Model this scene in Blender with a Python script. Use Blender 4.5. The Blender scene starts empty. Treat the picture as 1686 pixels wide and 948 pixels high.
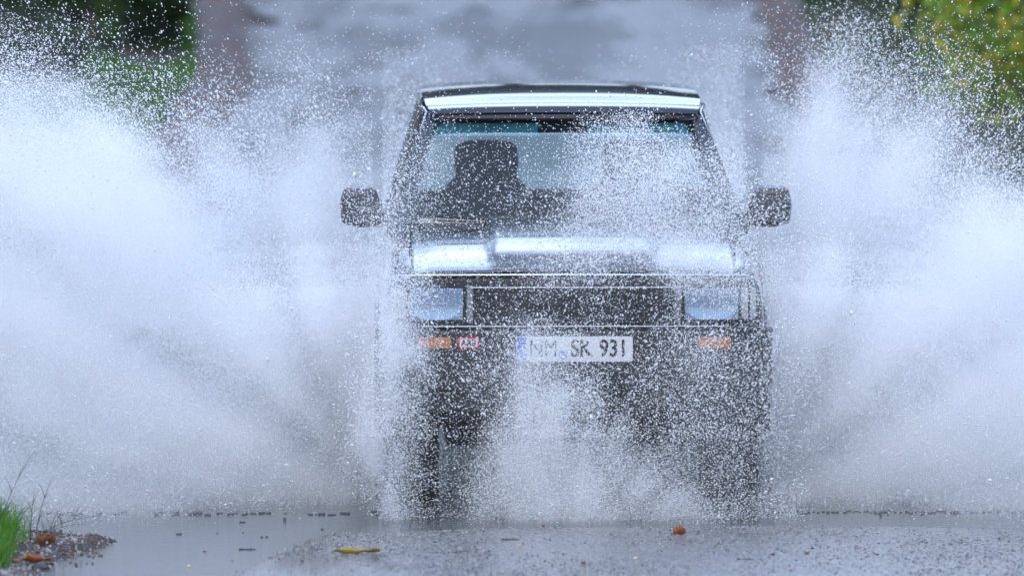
import bpy, bmesh, math, random
import numpy as np
from mathutils import Vector, Matrix, Euler
R = math.radians
rng = np.random.default_rng(7)
random.seed(7)
S = bpy.context.scene
COL = S.collection

# ------------------------------------------------------------------ camera, sky, sun, exposure
cam_d = bpy.data.cameras.new('camera'); cam = bpy.data.objects.new('camera', cam_d); COL.objects.link(cam)
FPX = 10950.0
cam_d.sensor_width = 36.0; cam_d.lens = FPX/1686*36
cam.location = (0, 0, 3.0)
cam.rotation_euler = (R(90) - math.atan((474+250)/FPX), 0, 0)
cam_d.clip_start = 1.0; cam_d.clip_end = 4000
cam_d.dof.use_dof = True; cam_d.dof.focus_distance = 30.1; cam_d.dof.aperture_fstop = 2.1
S.camera = cam

SUN_EL, SUN_AZ = 38, 190            # sun behind thin cloud, at the photographer's back
w = bpy.data.worlds.new('World'); S.world = w; w.use_nodes = True
nt = w.node_tree; nt.nodes.clear()
sky = nt.nodes.new('ShaderNodeTexSky'); sky.sky_type = 'NISHITA'; sky.sun_disc = False
sky.sun_elevation = R(SUN_EL); sky.sun_rotation = R(SUN_AZ); sky.air_density = 1.0; sky.dust_density = 2.2; sky.ozone_density = 2.0
bg = nt.nodes.new('ShaderNodeBackground'); bg.inputs['Strength'].default_value = 0.15
ow = nt.nodes.new('ShaderNodeOutputWorld')
cl = nt.nodes.new('ShaderNodeTexNoise'); cl.inputs['Scale'].default_value = 2.2; cl.inputs['Detail'].default_value = 5
tcw = nt.nodes.new('ShaderNodeTexCoord'); nt.links.new(tcw.outputs['Generated'], cl.inputs['Vector'])
crw = nt.nodes.new('ShaderNodeMapRange'); crw.inputs['From Min'].default_value = .3; crw.inputs['From Max'].default_value = .7
crw.inputs['To Min'].default_value = .35; crw.inputs['To Max'].default_value = .85; nt.links.new(cl.outputs['Fac'], crw.inputs['Value'])
mxw = nt.nodes.new('ShaderNodeMix'); mxw.data_type = 'RGBA'; mxw.inputs['B'].default_value = (4.8, 6.2, 9.2, 1)   # cloud layer over the blue
nt.links.new(crw.outputs[0], mxw.inputs['Factor']); nt.links.new(sky.outputs[0], mxw.inputs['A']); dt = nt.nodes.new('ShaderNodeVectorMath'); dt.operation = 'DOT_PRODUCT'; gaz, gel = R(4), R(44)      # bright sky patch added out of view, for white highlights on the bonnet
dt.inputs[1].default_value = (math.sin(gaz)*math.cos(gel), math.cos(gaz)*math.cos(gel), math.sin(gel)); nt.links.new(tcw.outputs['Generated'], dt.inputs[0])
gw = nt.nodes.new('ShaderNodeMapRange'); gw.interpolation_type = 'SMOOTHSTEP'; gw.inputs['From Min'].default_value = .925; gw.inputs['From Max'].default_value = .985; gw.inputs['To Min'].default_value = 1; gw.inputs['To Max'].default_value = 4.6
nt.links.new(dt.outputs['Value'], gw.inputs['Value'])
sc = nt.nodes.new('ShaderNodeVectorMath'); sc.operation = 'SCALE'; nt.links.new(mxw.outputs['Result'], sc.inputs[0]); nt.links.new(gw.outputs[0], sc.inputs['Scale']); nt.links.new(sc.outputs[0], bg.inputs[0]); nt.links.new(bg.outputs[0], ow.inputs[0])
sd = bpy.data.lights.new('sun', 'SUN'); sd.energy = 1.1; sd.angle = R(30); sd.color = (.94, .97, 1.0)
sun = bpy.data.objects.new('sun', sd); COL.objects.link(sun)
a, e = R(SUN_AZ), R(SUN_EL)
sv = Vector((math.sin(a)*math.cos(e), math.cos(a)*math.cos(e), math.sin(e)))
sun.rotation_euler = sv.to_track_quat('Z', 'Y').to_euler()
S.view_settings.view_transform = 'Standard'; S.view_settings.look = 'None'
S.view_settings.exposure = 0.5; S.view_settings.gamma = 1
S.cycles.max_bounces = 10; S.cycles.diffuse_bounces = 8; S.cycles.glossy_bounces = 3
S.cycles.volume_bounces = 6; S.cycles.volume_step_rate = 2.0; S.cycles.volume_max_steps = 96; S.cycles.transmission_bounces = 5; S.cycles.transparent_max_bounces = 8
S.cycles.use_denoising = True
S.cycles.caustics_reflective = False; S.cycles.caustics_refractive = False
S.cycles.sample_clamp_indirect = 4

# ------------------------------------------------------------------ helpers
def mat(name, base=(.5, .5, .5), rough=.5, metal=0, spec=.5, coat=0, trans=0, ior=1.45, emit=None):
    m = bpy.data.materials.new(name); m.use_nodes = True
    b = m.node_tree.nodes['Principled BSDF']
    b.inputs['Base Color'].default_value = (*base, 1); b.inputs['Roughness'].default_value = rough
    b.inputs['Metallic'].default_value = metal; b.inputs['Specular IOR Level'].default_value = spec
    b.inputs['Coat Weight'].default_value = coat; b.inputs['Coat Roughness'].default_value = .04
    b.inputs['Transmission Weight'].default_value = trans; b.inputs['IOR'].default_value = ior
    return m
def N(m, t, **kw):
    n = m.node_tree.nodes.new(t)
    for k, v in kw.items():
        if k in n.inputs.keys(): n.inputs[k].default_value = v
        else: setattr(n, k, v)
    return n
def L(m, a, b): m.node_tree.links.new(a, b)
def bsdf(m): return m.node_tree.nodes['Principled BSDF']
def noise_mat(name, c1, c2, scale=5, rough=(.5, .8), detail=8, bump=0, bump_scale=None, dist=.02, lo=.35, hi=.65, c3=None, scale3=1.0):
    m = mat(name, c1, rough[0])
    tc = N(m, 'ShaderNodeTexCoord'); n = N(m, 'ShaderNodeTexNoise', Scale=scale, Detail=detail)
    L(m, tc.outputs['Object'], n.inputs['Vector'])
    mr = N(m, 'ShaderNodeMapRange'); mr.inputs['From Min'].default_value = lo; mr.inputs['From Max'].default_value = hi
    L(m, n.outputs['Fac'], mr.inputs['Value'])
    mx = N(m, 'ShaderNodeMix', data_type='RGBA'); mx.inputs['A'].default_value = (*c1, 1); mx.inputs['B'].default_value = (*c2, 1)
    L(m, mr.outputs[0], mx.inputs['Factor'])
    out = mx.outputs['Result']
    if c3:
        n3 = N(m, 'ShaderNodeTexNoise', Scale=scale3, Detail=4); L(m, tc.outputs['Object'], n3.inputs['Vector'])
        r3 = N(m, 'ShaderNodeMapRange'); r3.inputs['From Min'].default_value = .5; r3.inputs['From Max'].default_value = .62
        L(m, n3.outputs['Fac'], r3.inputs['Value'])
        m3 = N(m, 'ShaderNodeMix', data_type='RGBA'); m3.inputs['B'].default_value = (*c3, 1)
        L(m, out, m3.inputs['A']); L(m, r3.outputs[0], m3.inputs['Factor']); out = m3.outputs['Result']
    L(m, out, bsdf(m).inputs['Base Color'])
    rr = N(m, 'ShaderNodeMapRange'); rr.inputs['To Min'].default_value = rough[0]; rr.inputs['To Max'].default_value = rough[1]
    L(m, n.outputs['Fac'], rr.inputs['Value']); L(m, rr.outputs[0], bsdf(m).inputs['Roughness'])
    if bump:
        nb = N(m, 'ShaderNodeTexNoise', Scale=bump_scale or scale*4, Detail=6); L(m, tc.outputs['Object'], nb.inputs['Vector'])
        bp = N(m, 'ShaderNodeBump', Strength=bump, Distance=dist); L(m, nb.outputs['Fac'], bp.inputs['Height'])
        L(m, bp.outputs[0], bsdf(m).inputs['Normal'])
    return m

def mesh_np(name, v, f, material=None, smooth=False, parent=None):
    """v (n,3), f (m,k) arrays -> one mesh object"""
    v = np.asarray(v, np.float32); f = np.asarray(f, np.int32)
    me = bpy.data.meshes.new(name); k = f.shape[1]
    me.vertices.add(len(v)); me.vertices.foreach_set('co', v.ravel())
    me.loops.add(f.size); me.loops.foreach_set('vertex_index', f.ravel())
    me.polygons.add(len(f)); me.polygons.foreach_set('loop_start', np.arange(0, f.size, k, dtype=np.int32))
    me.polygons.foreach_set('loop_total', np.full(len(f), k, np.int32))
    if smooth: me.polygons.foreach_set('use_smooth', np.ones(len(f), bool))
    me.update(calc_edges=True)
    if material: me.materials.append(material)
    o = bpy.data.objects.new(name, me); COL.objects.link(o)
    if parent: o.parent = parent
    return o
def obj(name, bm, material, parent=None, smooth=False, bevel=0, segs=2):
    bmesh.ops.recalc_face_normals(bm, faces=bm.faces)
    me = bpy.data.meshes.new(name); bm.to_mesh(me); bm.free()
    if material: me.materials.append(material)
    if smooth:
        for p in me.polygons: p.use_smooth = True
    o = bpy.data.objects.new(name, me); COL.objects.link(o)
    if parent: o.parent = parent
    if bevel:
        b = o.modifiers.new('bevel', 'BEVEL'); b.width = bevel; b.segments = segs; b.limit_method = 'ANGLE'; b.angle_limit = R(35)
        me.polygons.foreach_set('use_smooth', [True]*len(me.polygons))
        wn = o.modifiers.new('wn', 'WEIGHTED_NORMAL'); wn.keep_sharp = True
    return o
def tag(o, label=None, cat=None, group=None, kind=None):
    for k, v in (('label', label), ('category', cat), ('group', group), ('kind', kind)):
        if v: o[k] = v
    return o
def empty(name, loc=(0, 0, 0), rz=0):
    o = bpy.data.objects.new(name, None); COL.objects.link(o); o.location = loc; o.rotation_euler = (0, 0, rz); o.empty_display_size = .2
    return o
def bx(bm, x0, x1, y0, y1, z0, z1, M=None):
    r = bmesh.ops.create_cube(bm, size=1)
    T = Matrix.Translation(((x0+x1)/2, (y0+y1)/2, (z0+z1)/2)) @ Matrix.Diagonal((abs(x1-x0), abs(y1-y0), abs(z1-z0), 1))
    bmesh.ops.transform(bm, matrix=(M @ T) if M else T, verts=r['verts']); return r['verts']
def cyl(bm, p0, p1, r0, r1=None, n=16):
    p0, p1 = Vector(p0), Vector(p1); d = p1-p0
    r = bmesh.ops.create_cone(bm, cap_ends=True, segments=n, radius1=r0, radius2=r0 if r1 is None else r1, depth=d.length)
    T = Matrix.Translation((p0+p1)/2) @ d.to_track_quat('Z', 'Y').to_matrix().to_4x4()
    bmesh.ops.transform(bm, matrix=T, verts=r['verts'])
def loft(bm, rings, cap=True):
    vs = [[bm.verts.new(p) for p in r] for r in rings]
    n = len(vs[0])
    for a, b in zip(vs, vs[1:]):
        for i in range(n):
            j = (i+1) % n; bm.faces.new((a[i], a[j], b[j], b[i]))
    if cap: bm.faces.new(vs[0][::-1]); bm.faces.new(vs[-1])
    return vs
def sweep(bm, pts, r, n=8, r_end=None):
    """tapered tube along points, its frame carried along without twisting"""
    pts = [Vector(p) for p in pts]; rings = []; nrm = None
    for i, p in enumerate(pts):
        t = (pts[min(i+1, len(pts)-1)] - pts[max(i-1, 0)]).normalized()
        if nrm is None: nrm = t.orthogonal().normalized()
        nrm = (nrm - t*nrm.dot(t)).normalized(); bi = t.cross(nrm); rr = r + ((r_end if r_end is not None else r) - r)*i/(len(pts)-1)
        rings.append([p + nrm*math.cos(k*2*math.pi/n)*rr + bi*math.sin(k*2*math.pi/n)*rr for k in range(n)])
    loft(bm, rings)
def prism(bm, pts, y0, y1):
    """outline (x,z) extruded along y"""
    a = [bm.verts.new((x, y0, z)) for x, z in pts]; b = [bm.verts.new((x, y1, z)) for x, z in pts]
    n = len(pts); bm.faces.new(a); bm.faces.new(b[::-1])
    for i in range(n): bm.faces.new((a[i], b[i], b[(i+1) % n], a[(i+1) % n]))
def rrect(x0, x1, z0, z1, r, n=5):
    out = []
    for cx, cz, a0 in ((x1-r, z1-r, 0), (x0+r, z1-r, 90), (x0+r, z0+r, 180), (x1-r, z0+r, 270)):
        for k in range(n+1):
            a = R(a0+90*k/n); out.append((cx+r*math.cos(a), cz+r*math.sin(a)))
    return out

class Noise3:
    """lattice value noise for shaping terrain and clumps of water in metres"""
    def __init__(s, seed, n=24): s.n = n; s.g = np.random.default_rng(seed).random((n, n, n)).astype(np.float32)
    def one(s, x, y, z):
        n = s.n; xi = np.floor(x).astype(int); yi = np.floor(y).astype(int); zi = np.floor(z).astype(int)
        fx, fy, fz = x-xi, y-yi, z-zi
        fx = fx*fx*(3-2*fx); fy = fy*fy*(3-2*fy); fz = fz*fz*(3-2*fz); r = 0
        for i in (0, 1):
            for j in (0, 1):
                for k in (0, 1):
                    r = r + s.g[(xi+i) % n, (yi+j) % n, (zi+k) % n]*(fx if i else 1-fx)*(fy if j else 1-fy)*(fz if k else 1-fz)
        return r
    def __call__(s, x, y, z, oct=4, gain=.55):
        x = np.asarray(x, float); y = np.asarray(y, float)+0*x; z = np.asarray(z, float)+0*x
        r = 0; a = 1; t = 0
        for o in range(oct):
            r = r + a*s.one(x*2**o+13.1*o, y*2**o+5.7*o, z*2**o+9.3*o); t += a; a *= gain
        return r/t
N1, N2 = Noise3(1), Noise3(2)
def sstep(a, b, x): t = np.clip((x-a)/(b-a), 0, 1); return t*t*(3-2*t)

# ------------------------------------------------------------------ terrain
def base_z(y):
    """the lane dips into the ford and climbs behind it"""
    y = np.asarray(y, float)
    ys = [-50, 26, 44, 52, 60, 70, 80, 100, 120, 150, 4000]
    zs = [0, 0, 0, .32, .81, 1.32, 1.83, 2.75, 3.4, 3.8, 4.0]
    return np.interp(y, ys, zs)
def edge_l(y): return np.interp(y, [0, 20, 27.2, 28.0, 28.7, 28.95, 29.2, 29.6, 33, 45, 60, 80, 120], [-3.6, -2.6, -1.86, -1.80, -1.60, -1.78, -2.1, -2.7, -3.2, -2.7, -2.35, -3.3, -3.3])
def edge_r(y): return np.interp(y, [0, 20, 30, 45, 60, 80, 120], [3.4, 3.4, 3.4, 2.9, 2.45, 2.85, 3.0])
def ford(x, y):
    """depth of the dip that holds the puddle"""
    near = 29.25 + .12*np.sin(x*1.3) + .05*np.sin(x*4.1+1) + .10*np.clip(x-1, 0, 2)*.2 - 2.4*sstep(-.75, -1.35, x) 
    return sstep(near-.5, near+.6, y)*(1-sstep(37, 43, y + 1.3*np.sin(x*.9+1) + 4*(N2(x*.8, y*.5, 2, 3)-.5)))
def ground_z(x, y):
    x = np.asarray(x, float); y = np.asarray(y, float)
    z = base_z(y)
    l, r = edge_l(y), edge_r(y)
    out = np.maximum(np.maximum(l-x, x-r), 0)
    z = z + .028 - .075*ford(x, y)
    z = z + (.035+.040*(x < 0))*sstep(0, .2, out) + .75*sstep(.5, 4, out) + .9*sstep(4, 14, out)
    z = z + sstep(0, .4, out)*(N1(x*1.3, y*1.3, 0)-.5)*.14 + sstep(0, .1, out)*(N2(x*22, y*12, 0, 4)-.5)*.035
    return z
def road_z(x, y):
    return base_z(y) + .03 - .075*ford(x, y) + (N1(x*1.1, y*.8, 3, 3)-.5)*.014 + .0

def grid(name, xs, ys, zf, material):
    X, Y = np.meshgrid(xs, ys); Z = zf(X, Y); nx, ny = len(xs), len(ys)
    i = np.arange(nx*ny).reshape(ny, nx)
    f = np.stack([i[:-1, :-1], i[:-1, 1:], i[1:, 1:], i[1:, :-1]], -1).reshape(-1, 4)
    return mesh_np(name, np.stack([X, Y, Z], -1).reshape(-1, 3), f, material, True)

# soil / grass ground
soil = noise_mat('verge_soil', (.030, .016, .011), (.080, .040, .026), 3.0, (.45, .85), bump=.8, bump_scale=26, dist=.03, c3=(.05, .03, .018), scale3=2.0)
xs = np.concatenate([-np.geomspace(1600, 9, 16), np.linspace(-8.5, -2.7, 36), np.linspace(-2.65, -1.4, 70), np.linspace(-1.3, 4.5, 70), np.linspace(4.7, 9, 24), np.geomspace(10, 1600, 16)])
ys = np.concatenate([np.linspace(-60, 24, 12), np.linspace(25, 26.9, 10), np.linspace(27, 29.8, 130), np.linspace(29.9, 46, 100), np.linspace(46.5, 95, 100), np.linspace(98, 160, 20), np.geomspace(175, 3200, 14)])
def gz_under(x, y):
    z = ground_z(x, y); l, r = edge_l(y), edge_r(y)
    inside = np.minimum(x-l, r-x)
    return z - .06*sstep(-.02, .12, inside)
tag(grid('ground', xs, ys, gz_under, soil), 'brown soil and leaf litter beside the flooded lane', kind='structure')

# wet asphalt lane
asph = mat('wet_asphalt', (.06, .06, .065), .35)
tc = N(asph, 'ShaderNodeTexCoord')
vo = N(asph, 'ShaderNodeTexVoronoi', Scale=95.0); L(asph, tc.outputs['Object'], vo.inputs['Vector'])
n1 = N(asph, 'ShaderNodeTexNoise', Scale=60.0, Detail=6.0); L(asph, tc.outputs['Object'], n1.inputs['Vector'])
mpn = N(asph, 'ShaderNodeMapping'); mpn.inputs['Scale'].default_value = (.9, .16, 1); L(asph, tc.outputs['Object'], mpn.inputs['Vector'])
nb = N(asph, 'ShaderNodeTexNoise', Scale=1.0, Detail=5.0); L(asph, mpn.outputs[0], nb.inputs['Vector'])
cr = N(asph, 'ShaderNodeValToRGB'); L(asph, vo.outputs['Color'], cr.inputs['Fac'])
cr.color_ramp.elements[0].position = .15; cr.color_ramp.elements[0].color = (.05, .05, .056, 1)
cr.color_ramp.elements[1].position = .9; cr.color_ramp.elements[1].color = (.36, .35, .34, 1)
nd = N(asph, 'ShaderNodeTexNoise', Scale=2.2, Detail=6.0); L(asph, mpn.outputs[0], nd.inputs['Vector'])
rd = N(asph, 'ShaderNodeMapRange'); rd.inputs['From Min'].default_value = .585; rd.inputs['From Max'].default_value = .66
L(asph, nd.outputs['Fac'], rd.inputs['Value'])
mx = N(asph, 'ShaderNodeMix', data_type='RGBA'); mx.inputs['B'].default_value = (.05, .035, .025, 1)
L(asph, cr.outputs[0], mx.inputs['A']); L(asph, rd.outputs[0], mx.inputs['Factor']); L(asph, mx.outputs['Result'], bsdf(asph).inputs['Base Color'])
rw = N(asph, 'ShaderNodeMapRange'); rw.inputs['From Min'].default_value = .40; rw.inputs['From Max'].default_value = .60
rw.inputs['To Min'].default_value = .10; rw.inputs['To Max'].default_value = .50
L(asph, nb.outputs['Fac'], rw.inputs['Value']); L(asph, rw.outputs[0], bsdf(asph).inputs['Roughness'])
ad = N(asph, 'ShaderNodeMath', operation='ADD'); L(asph, n1.outputs['Fac'], ad.inputs[0]); L(asph, vo.outputs['Distance'], ad.inputs[1])
bp = N(asph, 'ShaderNodeBump', Strength=.55, Distance=.004); L(asph, ad.outputs[0], bp.inputs['Height']); L(asph, bp.outputs[0], bsdf(asph).inputs['Normal'])
bsdf(asph).inputs['Specular IOR Level'].default_value = .3; bsdf(asph).inputs['Coat Weight'].default_value = .4; bsdf(asph).inputs['Coat Roughness'].default_value = .18

def build_road():
    ysr = np.concatenate([np.linspace(-60, 25, 20), np.linspace(25.3, 34, 240), np.linspace(34.2, 100, 160), np.linspace(103, 160, 12)])
    nx = 150; V = []
    for y in ysr:
        l, r = float(edge_l(y)), float(edge_r(y))
        wob = (N2(np.array([0.]), np.array([y*.4]), 0, 3)[0]-.5)*(1.7 if y > 40 else .35); wr = (N2(np.array([7.]), np.array([y*.45]), 0, 3)[0]-.5)*.8
        x = np.linspace(l+wob, r+wr, nx); V.append(np.stack([x, np.full(nx, y), road_z(x, np.full(nx, y))], -1))
    V = np.concatenate(V); i = np.arange(len(V)).reshape(len(ysr), nx)
    f = np.stack([i[:-1, :-1], i[:-1, 1:], i[1:, 1:], i[1:, :-1]], -1).reshape(-1, 4)
    tag(mesh_np('road', V, f, asph, True), 'wet grey asphalt lane rising behind the car', kind='structure')
build_road()

# puddle water: a level sheet lying in the dip
wat = mat('puddle_water', (.13, .135, .14), .03, spec=.5, ior=1.33)
tc = N(wat, 'ShaderNodeTexCoord'); mp = N(wat, 'ShaderNodeMapping'); mp.inputs['Scale'].default_value = (1, 3.0, 1)
L(wat, tc.outputs['Object'], mp.inputs['Vector'])
wn = N(wat, 'ShaderNodeTexNoise', Scale=9.0, Detail=4.0); L(wat, mp.outputs[0], wn.inputs['Vector'])
bp = N(wat, 'ShaderNodeBump', Strength=.18, Distance=.01); L(wat, wn.outputs['Fac'], bp.inputs['Height']); L(wat, bp.outputs[0], bsdf(wat).inputs['Normal'])
px_, py_ = np.linspace(-4.2, 4.2, 85), np.linspace(26.4, 43.5, 120)
tag(grid('puddle', px_, py_, lambda x, y: 0*x+.0, wat), 'flooded dip across the lane with grey reflecting water', kind='structure')

# ------------------------------------------------------------------ car
paint = mat('dark_blue_paint', (.008, .012, .018), .22, spec=.5, coat=1.0)
blackp = noise_mat('black_plastic', (.006, .006, .007), (.013, .013, .015), 30, (.35, .55))
steel = noise_mat('black_steel_bumper', (.004, .004, .005), (.009, .009, .011), 20, (.25, .4))
chrome = mat('chrome', (.75, .77, .8), .12, metal=1)
rubber = noise_mat('tyre_rubber', (.012, .012, .012), (.025, .023, .02), 18, (.6, .9), bump=.4, bump_scale=60, dist=.004)
under = noise_mat('underbody', (.015, .014, .013), (.04, .034, .028), 9, (.6, .9), bump=.4)
cloth = noise_mat('seat_cloth', (.018, .020, .022), (.03, .032, .034), 60, (.85, .95), bump=.3)
platew = mat('plate_white', (.56, .57, .59), .4)
blue = mat('plate_blue', (.01, .06, .45), .4); inkm = mat('plate_ink', (.01, .01, .01), .5)
red = mat('badge_red', (.55, .02, .02), .4); amber = mat('amber_lens', (.38, .13, .03), .3, coat=1)
seal = mat('plate_seal', (.25, .3, .55), .5)
lensm = mat('lamp_reflector', (.38, .43, .48), .18, metal=.9)
wv = N(lensm, 'ShaderNodeTexWave', Scale=34.0); tc = N(lensm, 'ShaderNodeTexCoord'); L(lensm, tc.outputs['Object'], wv.inputs['Vector'])
b_ = N(lensm, 'ShaderNodeBump', Strength=.3, Distance=.003); L(lensm, wv.outputs['Fac'], b_.inputs['Height']); L(lensm, b_.outputs[0], bsdf(lensm).inputs['Normal'])
def glass_mat(name, tint, tr=.0):
    m = bpy.data.materials.new(name); m.use_nodes = True; nt = m.node_tree; nt.nodes.clear()
    o = nt.nodes.new('ShaderNodeOutputMaterial'); t = nt.nodes.new('ShaderNodeBsdfTransparent'); g = nt.nodes.new('ShaderNodeBsdfGlossy')
    fr = nt.nodes.new('ShaderNodeFresnel'); fr.inputs['IOR'].default_value = 1.5; mx = nt.nodes.new('ShaderNodeMixShader')
    t.inputs[0].default_value = (*tint, 1); g.inputs['Roughness'].default_value = .03
    ge = nt.nodes.new('ShaderNodeNewGeometry'); iv = nt.nodes.new('ShaderNodeMath'); iv.operation = 'SUBTRACT'; iv.inputs[0].default_value = 1; nt.links.new(ge.outputs['Backfacing'], iv.inputs[1])
    mu = nt.nodes.new('ShaderNodeMath'); mu.operation = 'MULTIPLY'; nt.links.new(fr.outputs[0], mu.inputs[0]); nt.links.new(iv.outputs[0], mu.inputs[1])
    nt.links.new(mu.outputs[0], mx.inputs[0]); nt.links.new(t.outputs[0], mx.inputs[1]); nt.links.new(g.outputs[0], mx.inputs[2]); nt.links.new(mx.outputs[0], o.inputs[0])
    return m
glassm = glass_mat('tinted_glass', (.93, .965, .955)); rear_glass = glass_mat('rear_glass', (.78, .84, .83)); lens_glass = glass_mat('lens_glass', (.9, .95, 1))
band = glass_mat('sun_strip_glass', (.04, .22, .30))

car = empty('off_road_car', (.279, 30.0, -.01), R(1.0))
tag(car, 'dark blue boxy off-road car ploughing head-on through the flooded lane in a curtain of spray', 'car')
# lower body ---------------------------------------------------------------
def body_ring(y, wd, t, zb=.50, dip=.03):
    h = [(0, zb), (wd-.10, zb), (wd-.04, zb+.05), (wd-.012, .70), (wd, .84), (wd-.004, .95), (wd-.022, t-.10), (wd-.055, t-.035), (wd-.10, t-.004), (wd-.13, t+.004), (wd-.136, t-dip), (0, t-dip)]
    return [(x, y, z) for x, z in h] + [(-x, y, z) for x, z in h[::-1] if x > 0]
bm = bmesh.new()
st = [(0, .80, 1.065), (.012, .835, 1.082), (.04, .858, 1.10), (.12, .868, 1.128), (.22, .874, 1.155), (.34, .876, 1.178), (.46, .876, 1.19), (.7, .877, 1.198), (.9, .878, 1.20), (1.12, .878, 1.204), (1.3, .878, 1.205), (2.2, .878, 1.21), (3.6, .876, 1.21), (4.0, .87, 1.21), (4.08, .84, 1.2)]
loft(bm, [body_ring(*s) for s in st])
body = obj('body', bm, paint, car, smooth=True)
bmc = bmesh.new()
for yy in (.72, 3.25):
    for sx in (-1, 1): cyl(bmc, (sx*.55, yy, .42), (sx*1.1, yy, .42), .47, n=40)
cut = obj('arch_cut', bmc, None)
cut.parent = car
md = body.modifiers.new('b', 'BOOLEAN'); md.object = cut; md.operation = 'DIFFERENCE'; md.solver = 'EXACT'
dg = bpy.context.evaluated_depsgraph_get()
bme = bpy.data.meshes.new_from_object(body.evaluated_get(dg)); body.modifiers.clear(); body.data = bme
bpy.data.objects.remove(cut)
es = body.modifiers.new('es', 'EDGE_SPLIT'); es.split_angle = R(40)
# bonnet with raised centre -------------------------------------------------
nx, ny = 75, 46
X, Y = np.meshgrid(np.linspace(-.735, .735, nx), np.linspace(0, 1, ny)**1.5)
wide = .735/.735; Yr = -.005 + Y*1.13
t = Yr/1.13
Zb = np.interp(Yr, [-.01, .0, .04, .12, .22, .34, .46, .7, 1.13], [1.085, 1.098, 1.117, 1.146, 1.174, 1.199, 1.213, 1.226, 1.242]) - .012*sstep(.6, .735, abs(X))
bl = (1-sstep(.335, .40, abs(X)-.02*t))*(.026*sstep(0.0, .16, Yr)+.004)
Zb = Zb + bl + .008*(1-(X/.73)**2)
V = np.stack([X, Yr, Zb], -1).reshape(-1, 3); i = np.arange(nx*ny).reshape(ny, nx)
f = np.stack([i[:-1, :-1], i[:-1, 1:], i[1:, 1:], i[1:, :-1]], -1).reshape(-1, 4)
bon = mesh_np('bonnet', V, f, paint, True, car); so = bon.modifiers.new('s', 'SOLIDIFY'); so.thickness = .02; so.offset = -1
# front panel, grille, lamps ------------------------------------------------
bm = bmesh.new(); bx(bm, -.80, .80, -.012, .03, .86, 1.07); obj('front_panel', bm, blackp, car, bevel=.008)
bm = bmesh.new(); sweep(bm, [(-.845, .06, 1.0), (-.83, .01, 1.06), (-.79, -.014, 1.083), (-.7, -.02, 1.086), (0, -.022, 1.088), (.7, -.02, 1.086), (.79, -.014, 1.083), (.83, .01, 1.06), (.845, .06, 1.0)], .0035, 8)
obj('chrome_trim', bm, chrome, car, smooth=True)
gr = empty('grille'); gr.parent = car
bm = bmesh.new(); bx(bm, -.47, .47, -.030, -.013, .87, 1.045)
gpan = obj('grille_backing', bm, mat('grille_black', (.004, .004, .004), .5), gr)
bm = bmesh.new()
for z in (.885, .92, .955, .99): bx(bm, -.455, .455, -.046, -.026, z, z+.010)
obj('grille_bar', bm, blackp, gr, bevel=.003)
bm = bmesh.new(); bx(bm, -.47, .47, -.044, -.02, 1.030, 1.034); obj('chrome_strip', bm, chrome, gr)
gtrim = mat('grey_trim', (.16, .17, .19), .35)
for sx in (-1, 1): bm = bmesh.new(); bx(bm, sx*.455, sx*.485, -.042, -.012, .87, 1.04); obj('grille_side', bm, gtrim, gr, bevel=.005)
for sx in (-1, 1):
    hl = empty('headlight'); hl.parent = car
    a_, b_ = sorted((sx*.50, sx*.745))
    U, W = np.meshgrid(np.linspace(-1, 1, 25), np.linspace(-1, 1, 17)); dep = .007*np.clip(1-(U**2+W**2), 0, 1)**.8
    i_ = np.arange(425).reshape(17, 25); f_ = np.stack([i_[:-1, :-1], i_[:-1, 1:], i_[1:, 1:], i_[1:, :-1]], -1).reshape(-1, 4)
    o = mesh_np('reflector', np.stack([(a_+b_)/2+U*.121, -.040+dep, .957+W*.071], -1).reshape(-1, 3), f_, lensm, True, hl)
    bm = bmesh.new(); prism(bm, rrect(a_-.008, b_+.008, .877, 1.038, .022), -.0225, -.0125); obj('lamp_rim', bm, blackp, hl)
    bm = bmesh.new(); prism(bm, rrect(a_+.002, b_-.002, .887, 1.028, .016), -.046, -.042); obj('lens', bm, lens_glass, hl, bevel=.003)
    c0, c1 = sorted((sx*.757, sx*.825))
    bm = bmesh.new(); prism(bm, rrect(c0, c1, .885, 1.03, .014), -.022, .02)
    for v in bm.verts:
        if abs(v.co.x) > .80: v.co.y += .02
    obj('corner_lamp', bm, mat('corner_lens', (.38, .40, .42), .15, coat=1), car, bevel=.004)
# bumper --------------------------------------------------------------------
bm = bmesh.new()
def brow(y, w_, z0, z1): return [(-w_, y, z0), (w_, y, z0), (w_, y, z1), (-w_, y, z1)]
loft(bm, [brow(.10, .90, .60, .83), brow(-.02, .90, .58, .852), brow(-.09, .86, .57, .856), brow(-.135, .76, .565, .852), brow(-.15, .70, .575, .84)])
bump_ = obj('bumper', bm, steel, car, bevel=.014)
bm = bmesh.new(); bx(bm, -.68, .68, -.148, -.03, .862, .866); obj('bumper_trim', bm, chrome, car)
bm = bmesh.new(); bx(bm, -.72, .72, -.09, .2, .47, .57); obj('valance', bm, blackp, car, bevel=.01)
for sx in (-1, 1):
    bm = bmesh.new(); a_, b_ = sorted((sx*.555, sx*.705)); prism(bm, rrect(a_, b_, .765, .815, .012), -.159, -.14); obj('indicator', bm, amber, car, bevel=.003)
    bm = bmesh.new(); sweep(bm, [(sx*.30, -.13, .585), (sx*.30, -.19, .585), (sx*.30, -.19, .64), (sx*.30, -.13, .64)], .011, 8); obj('tow_hook', bm, red if sx > 9 else steel, car, smooth=True)
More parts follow.
